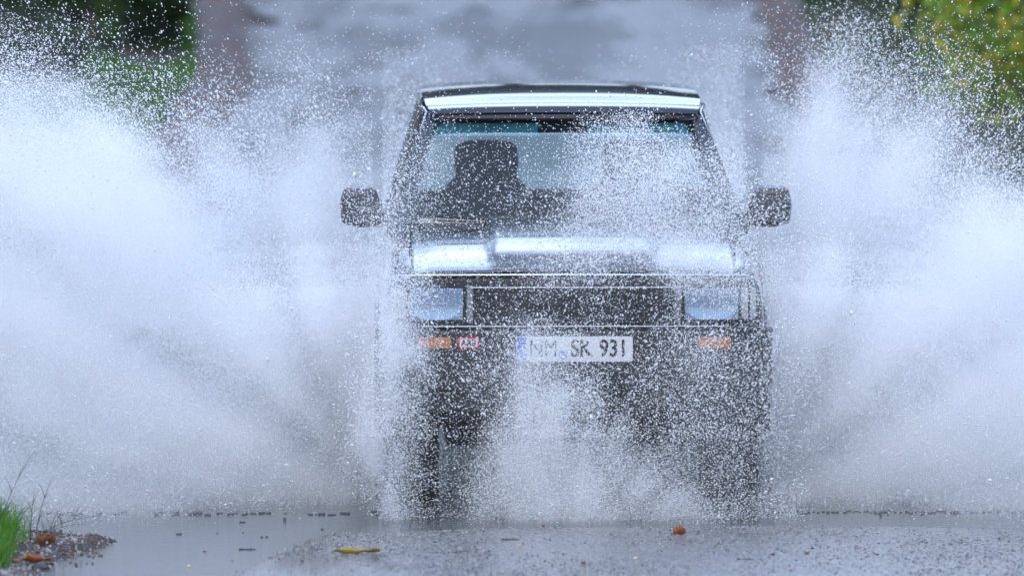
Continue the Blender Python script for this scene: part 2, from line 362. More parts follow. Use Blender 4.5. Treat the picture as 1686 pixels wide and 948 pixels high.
def text(name, s, size, loc, material, parent, sx=1.0, ext=.0012, bold=0):
    c = bpy.data.curves.new(name, 'FONT'); c.body = s; c.size = size; c.extrude = ext; c.align_x = 'CENTER'; c.align_y = 'CENTER'; c.offset = bold
    o = bpy.data.objects.new(name, c); COL.objects.link(o)
    me = bpy.data.meshes.new_from_object(o.evaluated_get(bpy.context.evaluated_depsgraph_get())); bpy.data.objects.remove(o)
    me.materials.clear(); me.materials.append(material)
    q = bpy.data.objects.new(name, me); COL.objects.link(q); q.parent = parent; q.location = loc; q.rotation_euler = (R(90), 0, 0); q.scale = (sx, 1, 1)
    return q
pl = empty('number_plate', (0, -.156, .762)); pl.parent = car
bm = bmesh.new(); prism(bm, rrect(-.262, .262, -.057, .057, .008), -.004, .004); obj('plate_panel', bm, platew, pl, bevel=.0015)
bm = bmesh.new(); prism(bm, rrect(-.259, -.218, -.054, .054, .006), -.006, -.0035); obj('country_band', bm, blue, pl)
text('lettering', 'N', .105, (-.172, -.0055, .0), inkm, pl, .80); text('lettering', 'M', .105, (-.108, -.0055, .0), inkm, pl, .74)
text('lettering', 'SK', .105, (.03, -.0055, .0), inkm, pl, .82, bold=.002)
text('lettering', '931', .105, (.175, -.0055, .0), inkm, pl, .82, bold=.002)
bm = bmesh.new(); cyl(bm, (-.052, -.006, -.027), (-.052, -.003, -.027), .019, n=24); obj('seal', bm, seal, pl)
text('lettering', 'D', .03, (-.2385, -.0078, -.034), platew, pl)
bd = empty('badge', (-.477, -.153, .79)); bd.parent = car
bm = bmesh.new(); prism(bm, rrect(-.047, .047, -.025, .025, .009), -.006, .004); obj('badge_border', bm, red, bd, bevel=.0015)
bm = bmesh.new(); prism(bm, rrect(-.040, .040, -.018, .018, .005), -.0085, -.0055); obj('badge_panel', bm, platew, bd)
text('lettering', 'ARB', .038, (0, -.0095, 0), inkm, bd, .95, bold=.0012)
# wheels and arches -----------------------------------------------------------
def tyre_bm(r=.40, wd=.125):
    bm = bmesh.new(); prof = [(.22, -wd+.02), (.26, -wd), (.33, -wd-.004), (r-.03, -wd), (r-.006, -wd+.03), (r, -wd+.06), (r, wd-.06), (r-.006, wd-.03), (r-.03, wd), (.33, wd+.004), (.26, wd), (.22, wd-.02)]
    n = 56; rings = []
    for k in range(n):
        a = 2*math.pi*k/n
        rings.append([(x, (rr-(.012 if (k % 2 and rr > r-.01) else 0))*math.cos(a), (rr-(.012 if (k % 2 and rr > r-.01) else 0))*math.sin(a)) for rr, x in prof])
    vs = [[bm.verts.new(p) for p in q] for q in rings]; m_ = len(prof)
    for k in range(n):
        A, B = vs[k], vs[(k+1) % n]
        for j in range(m_): bm.faces.new((A[j], A[(j+1) % m_], B[(j+1) % m_], B[j]))
    return bm
rimm = mat('rim_silver', (.4, .41, .43), .3, metal=.9)
for sx, yy in ((-1, .72), (1, .72), (-1, 3.25), (1, 3.25)):
    wh = empty('wheel', (sx*.735, yy, .40)); wh.parent = car
    obj('tyre', tyre_bm(), rubber, wh)
    bm = bmesh.new(); cyl(bm, (-.09, 0, 0), (.09, 0, 0), .222, n=32); cyl(bm, (sx*.085, 0, 0), (sx*.12, 0, 0), .06, n=20); obj('rim', bm, rimm, wh, bevel=.006)
    bm = bmesh.new()
    prof = [(.455, .84), (.50, .84), (.50, .893), (.47, .905), (.455, .90)]
    rings = []
    for k in range(25):
        a = R(-8 + 196*k/24); rings.append([(sx*x, yy+rr*math.cos(a), .42+rr*math.sin(a)) for rr, x in prof])
    loft(bm, rings); obj('wheel_arch', bm, blackp, car, bevel=.006)
bm = bmesh.new(); cyl(bm, (-.62, .72, .38), (.62, .72, .38), .045, n=14)
r_ = bmesh.ops.create_uvsphere(bm, u_segments=16, v_segments=10, radius=.15); bmesh.ops.translate(bm, verts=r_['verts'], vec=(.2, .72, .38))
obj('axle', bm, under, car, smooth=True); bm = bmesh.new(); cyl(bm, (-.62, 3.25, .38), (.62, 3.25, .38), .045, n=14); obj('axle', bm, under, car, smooth=True)
bm = bmesh.new(); loft(bm, [[(-.62, -.02, .50), (.62, -.02, .50), (.62, -.02, .47), (-.62, -.02, .47)], [(-.57, .24, .32), (.57, .24, .32), (.57, .24, .29), (-.57, .24, .29)], [(-.55, 1.1, .26), (.55, 1.1, .26), (.55, 1.1, .23), (-.55, 1.1, .23)]]); obj('skid_shade_plate', bm, under, car, bevel=.006)  # made low and wide to add the dark shade below the bumper
bm = bmesh.new(); bx(bm, -.60, .60, 3.55, 4.0, .13, .5); obj('tank_light_block', bm, under, car, bevel=.05, segs=3)  # unseen low box added to block bright spray behind from showing under the car
bm = bmesh.new(); bx(bm, -.5, .5, .25, 3.9, .42, .51)
for sx in (-1, 1): bx(bm, sx*.40, sx*.48, .02, 4.0, .40, .50)
obj('chassis', bm, under, car)
for sx in (-1, 1):
    bm = bmesh.new(); prism(bm, [(sx*.62, .22), (sx*.86, .22), (sx*.86, .5), (sx*.62, .5)], 1.27, 1.29); obj('mud_flap', bm, rubber, car)
# greenhouse ------------------------------------------------------------------
# corners of the windscreen, in car metres
WB, WT = (.775, 1.15, 1.235), (.628, 1.82, 1.722)
def P(x, y, z): return Vector((x, y, z))
def bar(bm, a, b, wa, wb, th, out):
    """flat pillar from a to b, widths along x, thickness out"""
    a, b = Vector(a), Vector(b)
    vs = []
    for p, ww in ((a, wa), (b, wb)):
        vs.append([p+Vector((-ww/2, 0, 0))+Vector(out)*th, p+Vector((ww/2, 0, 0))+Vector(out)*th, p+Vector((ww/2, 0, 0))-Vector(out)*th, p+Vector((-ww/2, 0, 0))-Vector(out)*th])
    loft(bm, vs)
for sx in (-1, 1):
    bm = bmesh.new()
    loft(bm, [[(sx*.745, 1.13, 1.19), (sx*.83, 1.10, 1.19), (sx*.865, 1.22, 1.19), (sx*.80, 1.24, 1.19)],
              [(sx*.735, 1.20, 1.27), (sx*.80, 1.19, 1.27), (sx*.825, 1.28, 1.27), (sx*.775, 1.30, 1.27)],
              [(sx*.60, 1.82, 1.73), (sx*.655, 1.82, 1.735), (sx*.672, 1.90, 1.735), (sx*.63, 1.92, 1.73)]])
    obj('pillar', bm, paint, car, bevel=.012)
    for y0, y1 in ((2.35, 2.47), (3.25, 3.37), (3.98, 4.08)):
        bm = bmesh.new()
        loft(bm, [[(sx*.80, y0, 1.19), (sx*.862, y0, 1.19), (sx*.862, y1, 1.19), (sx*.80, y1, 1.19)], [(sx*.635, y0-.0, 1.745), (sx*.69, y0, 1.745), (sx*.69, y1-.02, 1.745), (sx*.635, y1-.02, 1.745)]])
        obj('pillar', bm, paint, car, bevel=.008)
    # side glass
    bm = bmesh.new()
    q = [P(sx*.845, 1.25, 1.2), P(sx*.672, 1.9, 1.745), P(sx*.675, 3.98, 1.745), P(sx*.848, 4.03, 1.2)]
    bm.faces.new([bm.verts.new(p) for p in q]); o = obj('side_window', bm, rear_glass, car); so = o.modifiers.new('s', 'SOLIDIFY'); so.thickness = .004
# windscreen: main pane, teal sun strip, black frit
def ws(u, v, off=0):
    x = u*(WB[0]+(WT[0]-WB[0])*v)*.985; y = WB[1]+(WT[1]-WB[1])*v - .045*(1-u*u) ; z = WB[2]+(WT[2]-WB[2])*v
    return (x, y-off, z+off*.7)
def ws_strip(name, v0, v1, m, off=0, th=.004):
    V = [ws(u, v, off) for v in np.linspace(v0, v1, 6) for u in np.linspace(-1, 1, 25)]
    i = np.arange(150).reshape(6, 25); f = np.stack([i[:-1, :-1], i[:-1, 1:], i[1:, 1:], i[1:, :-1]], -1).reshape(-1, 4)
    o = mesh_np(name, V, f, m, True, car); 
    if th > .001: so = o.modifiers.new('s', 'SOLIDIFY'); so.thickness = th
    return o
ws_strip('windscreen', 0, 1, glassm)
bandm = bpy.data.materials.new('sun_strip_tint'); bandm.use_nodes = True; bandm.node_tree.nodes.clear()
o_ = bandm.node_tree.nodes.new('ShaderNodeOutputMaterial'); t_ = bandm.node_tree.nodes.new('ShaderNodeBsdfTransparent'); t_.inputs[0].default_value = (.22, .62, .70, 1); bandm.node_tree.links.new(t_.outputs[0], o_.inputs[0])
ws_strip('sun_strip', .84, .985, bandm, -.012, .0008)
bm = bmesh.new(); sweep(bm, [ws(u, .995, .004) for u in np.linspace(-1, 1, 21)], .016, 8); sweep(bm, [ws(u, 0.01, .004) for u in np.linspace(-1, 1, 21)], .014, 8); 
obj('windscreen_seal', bm, blackp, car, smooth=True)
# scuttle + wipers
bm = bmesh.new(); bx(bm, -.74, .74, 1.115, 1.26, 1.18, 1.222); obj('scuttle', bm, blackp, car, bevel=.01)
for x0, x1 in ((-.12, -.64), (.50, -.02)):
    wp = empty('wiper'); wp.parent = car
    bm = bmesh.new(); sweep(bm, [(x0, 1.13, 1.232), ((x0+x1)/2+.05, 1.115, 1.262), ((x0+x1)/2, 1.14, 1.285)], .007, 6); obj('wiper_arm', bm, blackp, wp, smooth=True)
    bm = bmesh.new(); sweep(bm, [(x0-.05, 1.115, 1.258), ((x0+x1)/2, 1.125, 1.275), (x1, 1.155, 1.288)], .008, 6); obj('wiper_blade', bm, blackp, wp, smooth=True)
# roof: rolled header, groove, long crowned skin
def roof_ring(y, hw, z, crown, th=.03):
    n = 18; top = [(hw*u, y, z+crown*(1-abs(u)**2.6)) for u in np.linspace(-1, 1, n)]
    return top + [(hw*.985, y, z-th), (-hw*.985, y, z-th)]
bm = bmesh.new()
rr_ = [(1.80, .632, 1.728, .004), (1.79, .640, 1.742, .008), (1.80, .644, 1.757, .012), (1.83, .648, 1.770, .014), (1.90, .652, 1.777, .015), (1.97, .656, 1.778, .016),
       (2.02, .660, 1.779, .018), (2.045, .664, 1.797, .022), (2.15, .668, 1.803, .026), (2.5, .676, 1.808, .03), (3.0, .68, 1.81, .03), (3.8, .678, 1.805, .03), (4.0, .672, 1.79, .025), (4.06, .665, 1.76, .01)]
loft(bm, [roof_ring(*r_) for r_ in rr_]); rf = obj('roof', bm, paint, car, smooth=True); es = rf.modifiers.new('es', 'EDGE_SPLIT'); es.split_angle = R(50)
for sx in (-1, 1):
    bm = bmesh.new(); sweep(bm, [(sx*.845, 1.16, 1.22), (sx*.655, 1.84, 1.745), (sx*.684, 2.1, 1.77), (sx*.696, 3.98, 1.768)], .009, 8); obj('rain_gutter', bm, paint, car, smooth=True)
# tailgate window frame
bm = bmesh.new(); bx(bm, -.80, .80, 4.0, 4.06, 1.19, 1.27); bx(bm, -.66, .66, 3.99, 4.05, 1.70, 1.76); obj('tailgate_frame', bm, paint, car, bevel=.01)
bm = bmesh.new(); bm.faces.new([bm.verts.new(p) for p in ((-.80, 4.03, 1.26), (.80, 4.03, 1.26), (.66, 4.01, 1.72), (-.66, 4.01, 1.72))]); o = obj('rear_window', bm, rear_glass, car); o.modifiers.new('s', 'SOLIDIFY').thickness = .004
# interior
bm = bmesh.new(); loft(bm, [[(-.73, 1.27, 1.20), (.73, 1.27, 1.20), (.73, 1.27, 1.235), (-.73, 1.27, 1.235)], [(-.73, 1.5, 1.20), (.73, 1.5, 1.20), (.73, 1.5, 1.27), (-.73, 1.5, 1.27)], [(-.73, 1.62, 1.20), (.73, 1.62, 1.20), (.73, 1.62, 1.25), (-.73, 1.62, 1.25)]])
obj('dashboard', bm, blackp, car, bevel=.012)
bm = bmesh.new(); bx(bm, -.73, .73, 1.63, 3.98, 1.186, 1.198); obj('cabin_lining', bm, cloth, car)
bm = bmesh.new(); n = 28
for k in range(n):
    a0, a1 = 2*math.pi*k/n, 2*math.pi*(k+1)/n
    cyl(bm, (.38+.185*math.cos(a0), 1.72-.05*math.sin(a0), 1.23+.165*math.sin(a0)), (.38+.185*math.cos(a1), 1.72-.05*math.sin(a1), 1.23+.165*math.sin(a1)), .014, n=8)
obj('steering_wheel', bm, blackp, car, smooth=True)
for sx in (-1, 1):
    seat = empty('seat', (sx*.362, 0, -.025)); seat.parent = car
    def srow(z, y, hw, d):
        pts = rrect(-hw, hw, y, y+d, min(hw, d)*.42, 4); return [(x, yy, z) for x, yy in pts]
    bm = bmesh.new(); loft(bm, [srow(1.19, 2.42, .235, .13), srow(1.30, 2.45, .225, .13), srow(1.38, 2.475, .20, .12), srow(1.42, 2.49, .16, .10), srow(1.432, 2.50, .10, .06)]); obj('seat_back', bm, cloth, seat, smooth=True)
    bm = bmesh.new(); loft(bm, [srow(1.405, 2.50, .10, .05), srow(1.415, 2.47, .148, .10), srow(1.50, 2.465, .158, .11), srow(1.575, 2.475, .150, .10), srow(1.60, 2.49, .12, .08), srow(1.608, 2.50, .07, .05)]); obj('headrest', bm, cloth, seat, smooth=True)
bm = bmesh.new()
bx(bm, -.6, .6, 3.25, 3.36, 1.19, 1.23); obj('rear_bench', bm, cloth, car, bevel=.04, segs=4)
bm = bmesh.new(); prism(bm, rrect(-.125, .125, 1.635, 1.70, .025), 1.79, 1.82); cyl(bm, (0, 1.815, 1.69), (0, 1.84, 1.735), .008, n=8); obj('interior_mirror', bm, blackp, car, bevel=.006)
# door mirrors
mirror_m = noise_mat('wet_grey_plastic', (.035, .037, .042), (.06, .062, .07), 30, (.25, .45))
for sx in (-1, 1):
    mr_ = empty('door_mirror'); mr_.parent = car
    def mrow(y, g): 
        pts = [(.845+g, 1.225+g), (.99, 1.222+g), (1.06-g, 1.245+g), (1.068-g, 1.34), (1.052-g, 1.40-g), (1.02, 1.418-g), (.93, 1.418-g), (.895+g, 1.395-g), (.862+g, 1.31)]
        return [(sx*x, y, z) for x, z in (pts if sx > 0 else pts)]
    bm = bmesh.new(); loft(bm, [mrow(1.36, .035), mrow(1.345, .035)][:0]+[mrow(1.33, .030), mrow(1.345, .010), mrow(1.375, 0), mrow(1.46, .004)]); obj('mirror_housing', bm, mirror_m, mr_, bevel=.008)
    bm = bmesh.new(); loft(bm, [[(sx*.80, y_, 1.225), (sx*.80, y_+.05, 1.225), (sx*.80, y_+.05, 1.29), (sx*.80, y_, 1.29)] if i_ == 0 else [(sx*.90, y_, 1.245), (sx*.90, y_+.04, 1.245), (sx*.90, y_+.04, 1.285), (sx*.90, y_, 1.285)] for i_, y_ in ((0, 1.37), (1, 1.39))]); obj('mirror_arm', bm, blackp, mr_, bevel=.005)
# side repeater (small red-orange marker on the fender)
bm = bmesh.new(); bx(bm, .868, .885, .55, .60, 1.02, 1.05); obj('side_marker', bm, amber, car, bevel=.004)

# ------------------------------------------------------------------ flying water
wm = bpy.data.materials.new('spray_water'); wm.use_nodes = True; t_ = wm.node_tree; t_.nodes.clear()
o_ = t_.nodes.new('ShaderNodeOutputMaterial'); df = t_.nodes.new('ShaderNodeBsdfDiffuse'); tr = t_.nodes.new('ShaderNodeBsdfTranslucent'); gl = t_.nodes.new('ShaderNodeBsdfGlossy')
for b_ in (df, tr): b_.inputs[0].default_value = (.965, .972, .985, 1)
gl.inputs['Color'].default_value = (1, 1, 1, 1); gl.inputs['Roughness'].default_value = .15
m1 = t_.nodes.new('ShaderNodeMixShader'); m1.inputs[0].default_value = .42; m2 = t_.nodes.new('ShaderNodeMixShader'); m2.inputs[0].default_value = .10
t_.links.new(df.outputs[0], m1.inputs[1]); t_.links.new(tr.outputs[0], m1.inputs[2]); t_.links.new(m1.outputs[0], m2.inputs[1]); t_.links.new(gl.outputs[0], m2.inputs[2]); t_.links.new(m2.outputs[0], o_.inputs[0])

OCT = np.array([(1, 0, 0), (-1, 0, 0), (0, 1, 0), (0, -1, 0), (0, 0, 1), (0, 0, -1)], float)
OF = np.array([(0, 2, 4), (2, 1, 4), (1, 3, 4), (3, 0, 4), (2, 0, 5), (1, 2, 5), (3, 1, 5), (0, 3, 5)], int)
def drops_mesh(name, P, rad, D, stretch, label):
    """every drop a small closed bead, drawn out along its flight direction D"""
    n = len(P); D = D/np.linalg.norm(D, axis=1, keepdims=True)
    A = np.cross(D, (0, 1, 0.01)); A /= np.linalg.norm(A, axis=1, keepdims=True); B = np.cross(D, A)
    V = P[:, None, :] + rad[:, None, None]*(OCT[None, :, 0:1]*D[:, None, :]*stretch[:, None, None] + OCT[None, :, 1:2]*A[:, None, :] + OCT[None, :, 2:3]*B[:, None, :])
    F = OF[None] + (np.arange(n)*6)[:, None, None]
    return tag(mesh_np(name, V.reshape(-1, 3), F.reshape(-1, 3), wm, True), label, kind='stuff')
gn = bpy.data.node_groups.new('mist_points', 'GeometryNodeTree')
gn.interface.new_socket('Geometry', in_out='INPUT', socket_type='NodeSocketGeometry'); gn.interface.new_socket('Geometry', in_out='OUTPUT', socket_type='NodeSocketGeometry')
gi = gn.nodes.new('NodeGroupInput'); go = gn.nodes.new('NodeGroupOutput'); mp_ = gn.nodes.new('GeometryNodeMeshToPoints'); at = gn.nodes.new('GeometryNodeInputNamedAttribute'); at.data_type = 'FLOAT'; at.inputs['Name'].default_value = 'rad'
sm = gn.nodes.new('GeometryNodeSetMaterial'); sm.inputs['Material'].default_value = wm
gn.links.new(gi.outputs[0], mp_.inputs['Mesh']); gn.links.new(at.outputs['Attribute'], mp_.inputs['Radius']); gn.links.new(mp_.outputs[0], sm.inputs['Geometry']); gn.links.new(sm.outputs[0], go.inputs[0])
def drops_mist(name, P, rad, label):
    me = bpy.data.meshes.new(name); me.vertices.add(len(P)); me.vertices.foreach_set('co', P.astype(np.float32).ravel())
    at = me.attributes.new('rad', 'FLOAT', 'POINT'); at.data.foreach_set('value', rad.astype(np.float32)); me.materials.append(wm)
    o = bpy.data.objects.new(name, me); COL.objects.link(o); m = o.modifiers.new('p', 'NODES'); m.node_group = gn
    return tag(o, label, kind='stuff')
def interp2(G, x0, dx, z0, dz, x, z):
    G = np.asarray(G, float); u = np.clip((x-x0)/dx, 0, G.shape[1]-1.001); v = np.clip((z-z0)/dz, 0, G.shape[0]-1.001)
    i = u.astype(int); j = v.astype(int); fu = u-i; fv = v-j; fu = fu*fu*(3-2*fu)*.5+fu*.5; fv = fv*fv*(3-2*fv)*.5+fv*.5
    return G[j, i]*(1-fu)*(1-fv)+G[j, i+1]*fu*(1-fv)+G[j+1, i]*(1-fu)*fv+G[j+1, i+1]*fu*fv
# how much of the view each square of the splash hides, per 0.274 x 0.205 m, from height 2.315 m down to the water
X0, DX, Z0, DZ = -2.31, .274, 2.315, -.2055
PLUME = [
 [.06, .05, .03, .02, .01, .00, .00, .00, .00, .00, .00, .00, .00, .00, .02, .06, .03, .01],
 [.32, .26, .11, .05, .03, .02, .02, .02, .01, .00, .00, .01, .03, .10, .38, .50, .10, .03],
 [.66, .58, .40, .27, .22, .18, .12, .05, .02, .01, .01, .02, .12, .32, .62, .78, .36, .10],
 [.86, .87, .86, .78, .62, .52, .42, .20, .03, .01, .01, .03, .26, .52, .84, .90, .66, .24],
 [.95, .95, .95, .93, .89, .84, .68, .40, .04, .00, .00, .03, .42, .76, .93, .95, .84, .42],
 [.98, .98, .98, .98, .97, .94, .86, .45, .00, .00, .00, .00, .30, .86, .96, .97, .96, .86],
 [.99, .99, .99, .99, .99, .98, .93, .85, .00, .00, .00, .00, .85, .93, .98, .99, .99, .98],
 [.99, .99, .99, .99, .99, .98, .95, .85, .00, .00, .00, .00, .85, .96, .99, .99, .99, .99],
 [.99, .99, .99, .99, .99, .99, .95, .85, .00, .00, .00, .00, .85, .96, .99, .99, .99, .99],
 [.99, .99, .99, .99, .99, .99, .96, .85, .00, .00, .00, .00, .85, .96, .99, .99, .99, .99],
 [.99, .99, .99, .99, .99, .99, .97, .85, .00, .00, .00, .00, .85, .97, .99, .99, .99, .99],
 [.98, .98, .98, .98, .98, .98, .97, .85, .00, .00, .00, .00, .85, .97, .98, .98, .98, .98]]
# in front of the car, per 0.137 m square, x from -0.80 (by the left wing) to 1.39, z from 1.90 down
BX0, BDX, BZ0, BDZ = -.803, .137, 1.904, -.137
BOW = [
 [.00, .02, .06, .05, .03, .02, .01, .01, .01, .01, .01, .01, .02, .03, .03, .02, .00],
 [.00, .08, .16, .22, .10, .07, .06, .06, .10, .12, .12, .12, .10, .08, .05, .02, .00],
 [.00, .15, .30, .35, .12, .10, .09, .10, .22, .38, .42, .45, .42, .20, .06, .02, .00],
 [.00, .25, .45, .40, .14, .12, .11, .15, .36, .55, .62, .68, .60, .28, .08, .03, .00],
 [.10, .40, .60, .38, .18, .16, .15, .26, .45, .62, .70, .75, .66, .35, .20, .10, .00],
 [.20, .55, .70, .40, .30, .24, .22, .35, .50, .62, .70, .76, .70, .45, .35, .15, .00],
 [.25, .75, .72, .40, .18, .20, .26, .40, .48, .48, .46, .45, .40, .35, .30, .12, .00],
 [.00, .80, .74, .30, .16, .18, .20, .25, .30, .24, .22, .20, .14, .15, .25, .10, .00],
 [.00, .82, .75, .34, .30, .32, .36, .46, .38, .28, .28, .38, .46, .30, .34, .20, .00],
 [.00, .85, .80, .74, .40, .36, .50, .55, .36, .26, .26, .48, .55, .38, .36, .22, .00],
 [.00, .82, .72, .46, .24, .28, .60, .62, .42, .36, .30, .42, .42, .38, .38, .25, .00],
 [.00, .78, .70, .50, .18, .26, .74, .72, .50, .42, .34, .36, .45, .44, .40, .30, .00],
 [.00, .75, .76, .62, .28, .24, .72, .78, .62, .50, .32, .28, .42, .46, .42, .34, .00],
 [.00, .86, .86, .58, .30, .30, .74, .80, .78, .64, .46, .34, .36, .42, .42, .40, .00],
 [.00, .95, .90, .40, .30, .34, .74, .82, .84, .78, .66, .52, .44, .42, .48, .50, .00],
 [.00, .97, .80, .30, .34, .46, .78, .84, .86, .84, .80, .72, .62, .56, .58, .60, .00],
 [.00, .97, .60, .34, .48, .62, .82, .86, .88, .88, .86, .84, .78, .72, .72, .70, .00],
 [.00, .97, .60, .46, .62, .74, .84, .88, .90, .90, .90, .88, .86, .84, .84, .80, .00]]
BOW = np.array(BOW); BOW[2:7, 8:14] = 1-(1-BOW[2:7, 8:14])*.55; BOW[8:11, 5:8] = 1-(1-BOW[8:11, 5:8])*.62; BOW[6:9, 1:4] = 1-(1-BOW[6:9, 1:4])*.6; BOW[8:16, 6:9] = 1-(1-BOW[8:16, 6:9])*.7; BOW[8:16, 4:6] *= .7; BOW[7:10, 7:9] *= .68; BOW[14:18, 3:6] = 1-(1-BOW[14:18, 3:6])*.8; BOW[12:18, 8:12] = 1-(1-BOW[12:18, 8:12])*.72; BOW[9:14, 10:12] *= .8; BOW[:, 1] *= .45; BOW[8:, 2] = np.maximum(BOW[8:, 2], .74)
def bow_cover(x, z):
    '''the squares above, torn and slanted so that the sheets rise outwards in tongues'''
    w1 = N1(x*3.1+4, z*2.3, 6.0, 4)-.5; w2 = N2(x*3.7, z*2.9+8, 3.0, 4)-.5; low = sstep(1.2, .3, z)
    xl = .10-.33*(.97-z)+.25*w2; xr = .14+1.08*(.97-z)+.35*w1               # the ragged fan bursting from under the plate, falling off to one side
    fan = sstep(-.16, .14, x-xl)*sstep(-.16, .42, xr-x)*sstep(1.02, .80, z)*(.74-.10*sstep(.3, 1.1, x))*(.72+.56*N1(x*5+2, z*3.4, 9.0, 4))
    return np.maximum(fan, interp2(BOW, BX0, BDX, BZ0, BDZ, x+.42*w1*(.4+.6*low)+.05*low*np.sin(z*5), z+.45*w2))
def tau(c): return -np.log(1-np.minimum(c, .955))
def sample(n_try, box, tf, seed):
    """rejection sampling of (x,z) against an optical depth, returns points and the depth there"""
    g = np.random.default_rng(seed)
    x = g.uniform(box[0], box[1], n_try); z = g.uniform(box[2], box[3], n_try)
    return x, z, tf(x, z), g
def plume_tau(x, z):
    cx = np.where(x < .27, -.5, 1.05); r = np.hypot(x-cx, z+.15); th = np.arctan2(z+.15, np.abs(x-cx)); streak = N2(th*9+7, r*.9+3, x*.05, 4)   # ribs fanning out from the wheel
    t = tau(interp2(PLUME, X0, DX, Z0, DZ, x, z))
    t = t*(.45+1.1*N1(x*1.1+3, z*1.3, 1.7, 4))*np.clip(-.3+2.6*streak, .2, 2.2)
    return t
def radial(x, z, y, g):
    """flight direction: thrown outwards and up from the front wheels, falling back at the rim"""
    cx = np.where(x < .27, -.55, 1.1); dx = x-cx; dz = z+.25
    D = np.stack([dx, -.25*np.ones_like(dx), dz - .18*dx*dx], -1) + g.normal(0, .25, (len(x), 3)); return D
VM = bpy.data.materials.new('fine_mist'); VM.use_nodes = True; VM.node_tree.nodes.clear()
_o = VM.node_tree.nodes.new('ShaderNodeOutputMaterial'); _v = VM.node_tree.nodes.new('ShaderNodeVolumePrincipled'); VM.node_tree.links.new(_v.outputs[0], _o.inputs['Volume'])
_v.inputs['Color'].default_value = (.985, .99, 1, 1); _v.inputs['Density'].default_value = 1.0; _v.inputs['Anisotropy'].default_value = .0; _v.inputs['Density Attribute'].default_value = 'density'
def mist_volume(name, lo, hi, step, fn, label):
    '''a cloud of water too fine to see as drops: density per metre on a lattice'''
    lo, hi = np.array(lo), np.array(hi); n = np.maximum(((hi-lo)/step).astype(int), 2); hi = lo+n*step
    ax = [lo[k]+(np.arange(n[k])+.5)*step for k in range(3)]
    X, Y, Z = np.meshgrid(*ax, indexing='ij'); D = fn(X.ravel(), Y.ravel(), Z.ravel()); print(name, n, D.max())
    me = bpy.data.meshes.new(name); me.vertices.add(len(D)); me.vertices.foreach_set('co', np.stack([X.ravel(), Y.ravel(), Z.ravel()], -1).astype(np.float32).ravel())
    a = me.attributes.new('dens', 'FLOAT', 'POINT'); a.data.foreach_set('value', D.astype(np.float32)); me.materials.append(VM)
    t = bpy.data.node_groups.new(name, 'GeometryNodeTree')
    t.interface.new_socket('Geometry', in_out='INPUT', socket_type='NodeSocketGeometry'); t.interface.new_socket('Geometry', in_out='OUTPUT', socket_type='NodeSocketGeometry')
    nn = t.nodes.new; gi, go = nn('NodeGroupInput'), nn('NodeGroupOutput'); vc = nn('GeometryNodeVolumeCube')
    vc.inputs['Min'].default_value = lo; vc.inputs['Max'].default_value = hi
    for k, ax_ in enumerate('XYZ'): vc.inputs['Resolution '+ax_].default_value = int(n[k])+1
    pos = nn('GeometryNodeInputPosition'); sb = nn('ShaderNodeVectorMath'); sb.operation = 'SUBTRACT'; sb.inputs[1].default_value = lo
    dv = nn('ShaderNodeVectorMath'); dv.operation = 'SCALE'; dv.inputs['Scale'].default_value = 1/step
    fl = nn('ShaderNodeVectorMath'); fl.operation = 'FLOOR'; mn = nn('ShaderNodeVectorMath'); mn.operation = 'MINIMUM'; mn.inputs[1].default_value = n-1.0
    mxx = nn('ShaderNodeVectorMath'); mxx.operation = 'MAXIMUM'; mxx.inputs[1].default_value = (0, 0, 0)
    dp = nn('ShaderNodeVectorMath'); dp.operation = 'DOT_PRODUCT'; dp.inputs[1].default_value = (float(n[1]*n[2]), float(n[2]), 1.0)
    at = nn('GeometryNodeInputNamedAttribute'); at.data_type = 'FLOAT'; at.inputs['Name'].default_value = 'dens'
    si = nn('GeometryNodeSampleIndex'); si.data_type = 'FLOAT'; si.domain = 'POINT'; sm = nn('GeometryNodeSetMaterial'); sm.inputs['Material'].default_value = VM
    l = t.links.new; l(pos.outputs[0], sb.inputs[0]); l(sb.outputs[0], dv.inputs[0]); l(dv.outputs[0], fl.inputs[0]); l(fl.outputs[0], mn.inputs[0]); l(mn.outputs[0], mxx.inputs[0]); l(mxx.outputs[0], dp.inputs[0])
    rn = nn('ShaderNodeMath'); rn.operation = 'ADD'; rn.inputs[1].default_value = .5; l(dp.outputs['Value'], rn.inputs[0])
    ti = nn('FunctionNodeFloatToInt'); ti.rounding_mode = 'FLOOR'; l(rn.outputs[0], ti.inputs[0])
    l(gi.outputs[0], si.inputs['Geometry']); l(at.outputs['Attribute'], si.inputs['Value']); l(ti.outputs[0], si.inputs['Index']); l(si.outputs[0], vc.inputs['Density']); l(vc.outputs[0], sm.inputs['Geometry']); l(sm.outputs[0], go.inputs[0])
    o = bpy.data.objects.new(name, me); COL.objects.link(o); m = o.modifiers.new('v', 'NODES'); m.node_group = t
    return tag(o, label, kind='stuff')
def gauss(y, c, s): return np.exp(-.5*((y-c)/s)**2)/(s*math.sqrt(2*math.pi))
VSHARE = .65
def plume_density(x, y, z):
    t = plume_tau(x, z); big = np.minimum(t, .75)*.85
    out = np.maximum(np.maximum(-.62-x, x-1.16), 0)
    nc = sstep(1.0, .5, out)*sstep(.85, 1.2, z)                          # above the wings it trails back past the mirrors
    d = np.maximum(t-big, 0)*VSHARE*gauss(y, 30.75-.30*out+1.35*nc, .24+.18*out)
    d *= sstep(-.02, .10, out) * (.45+1.1*N2(x*3.2, y*3.2, z*3.2, 4))
    return d*sstep(2.5, 2.3, z)
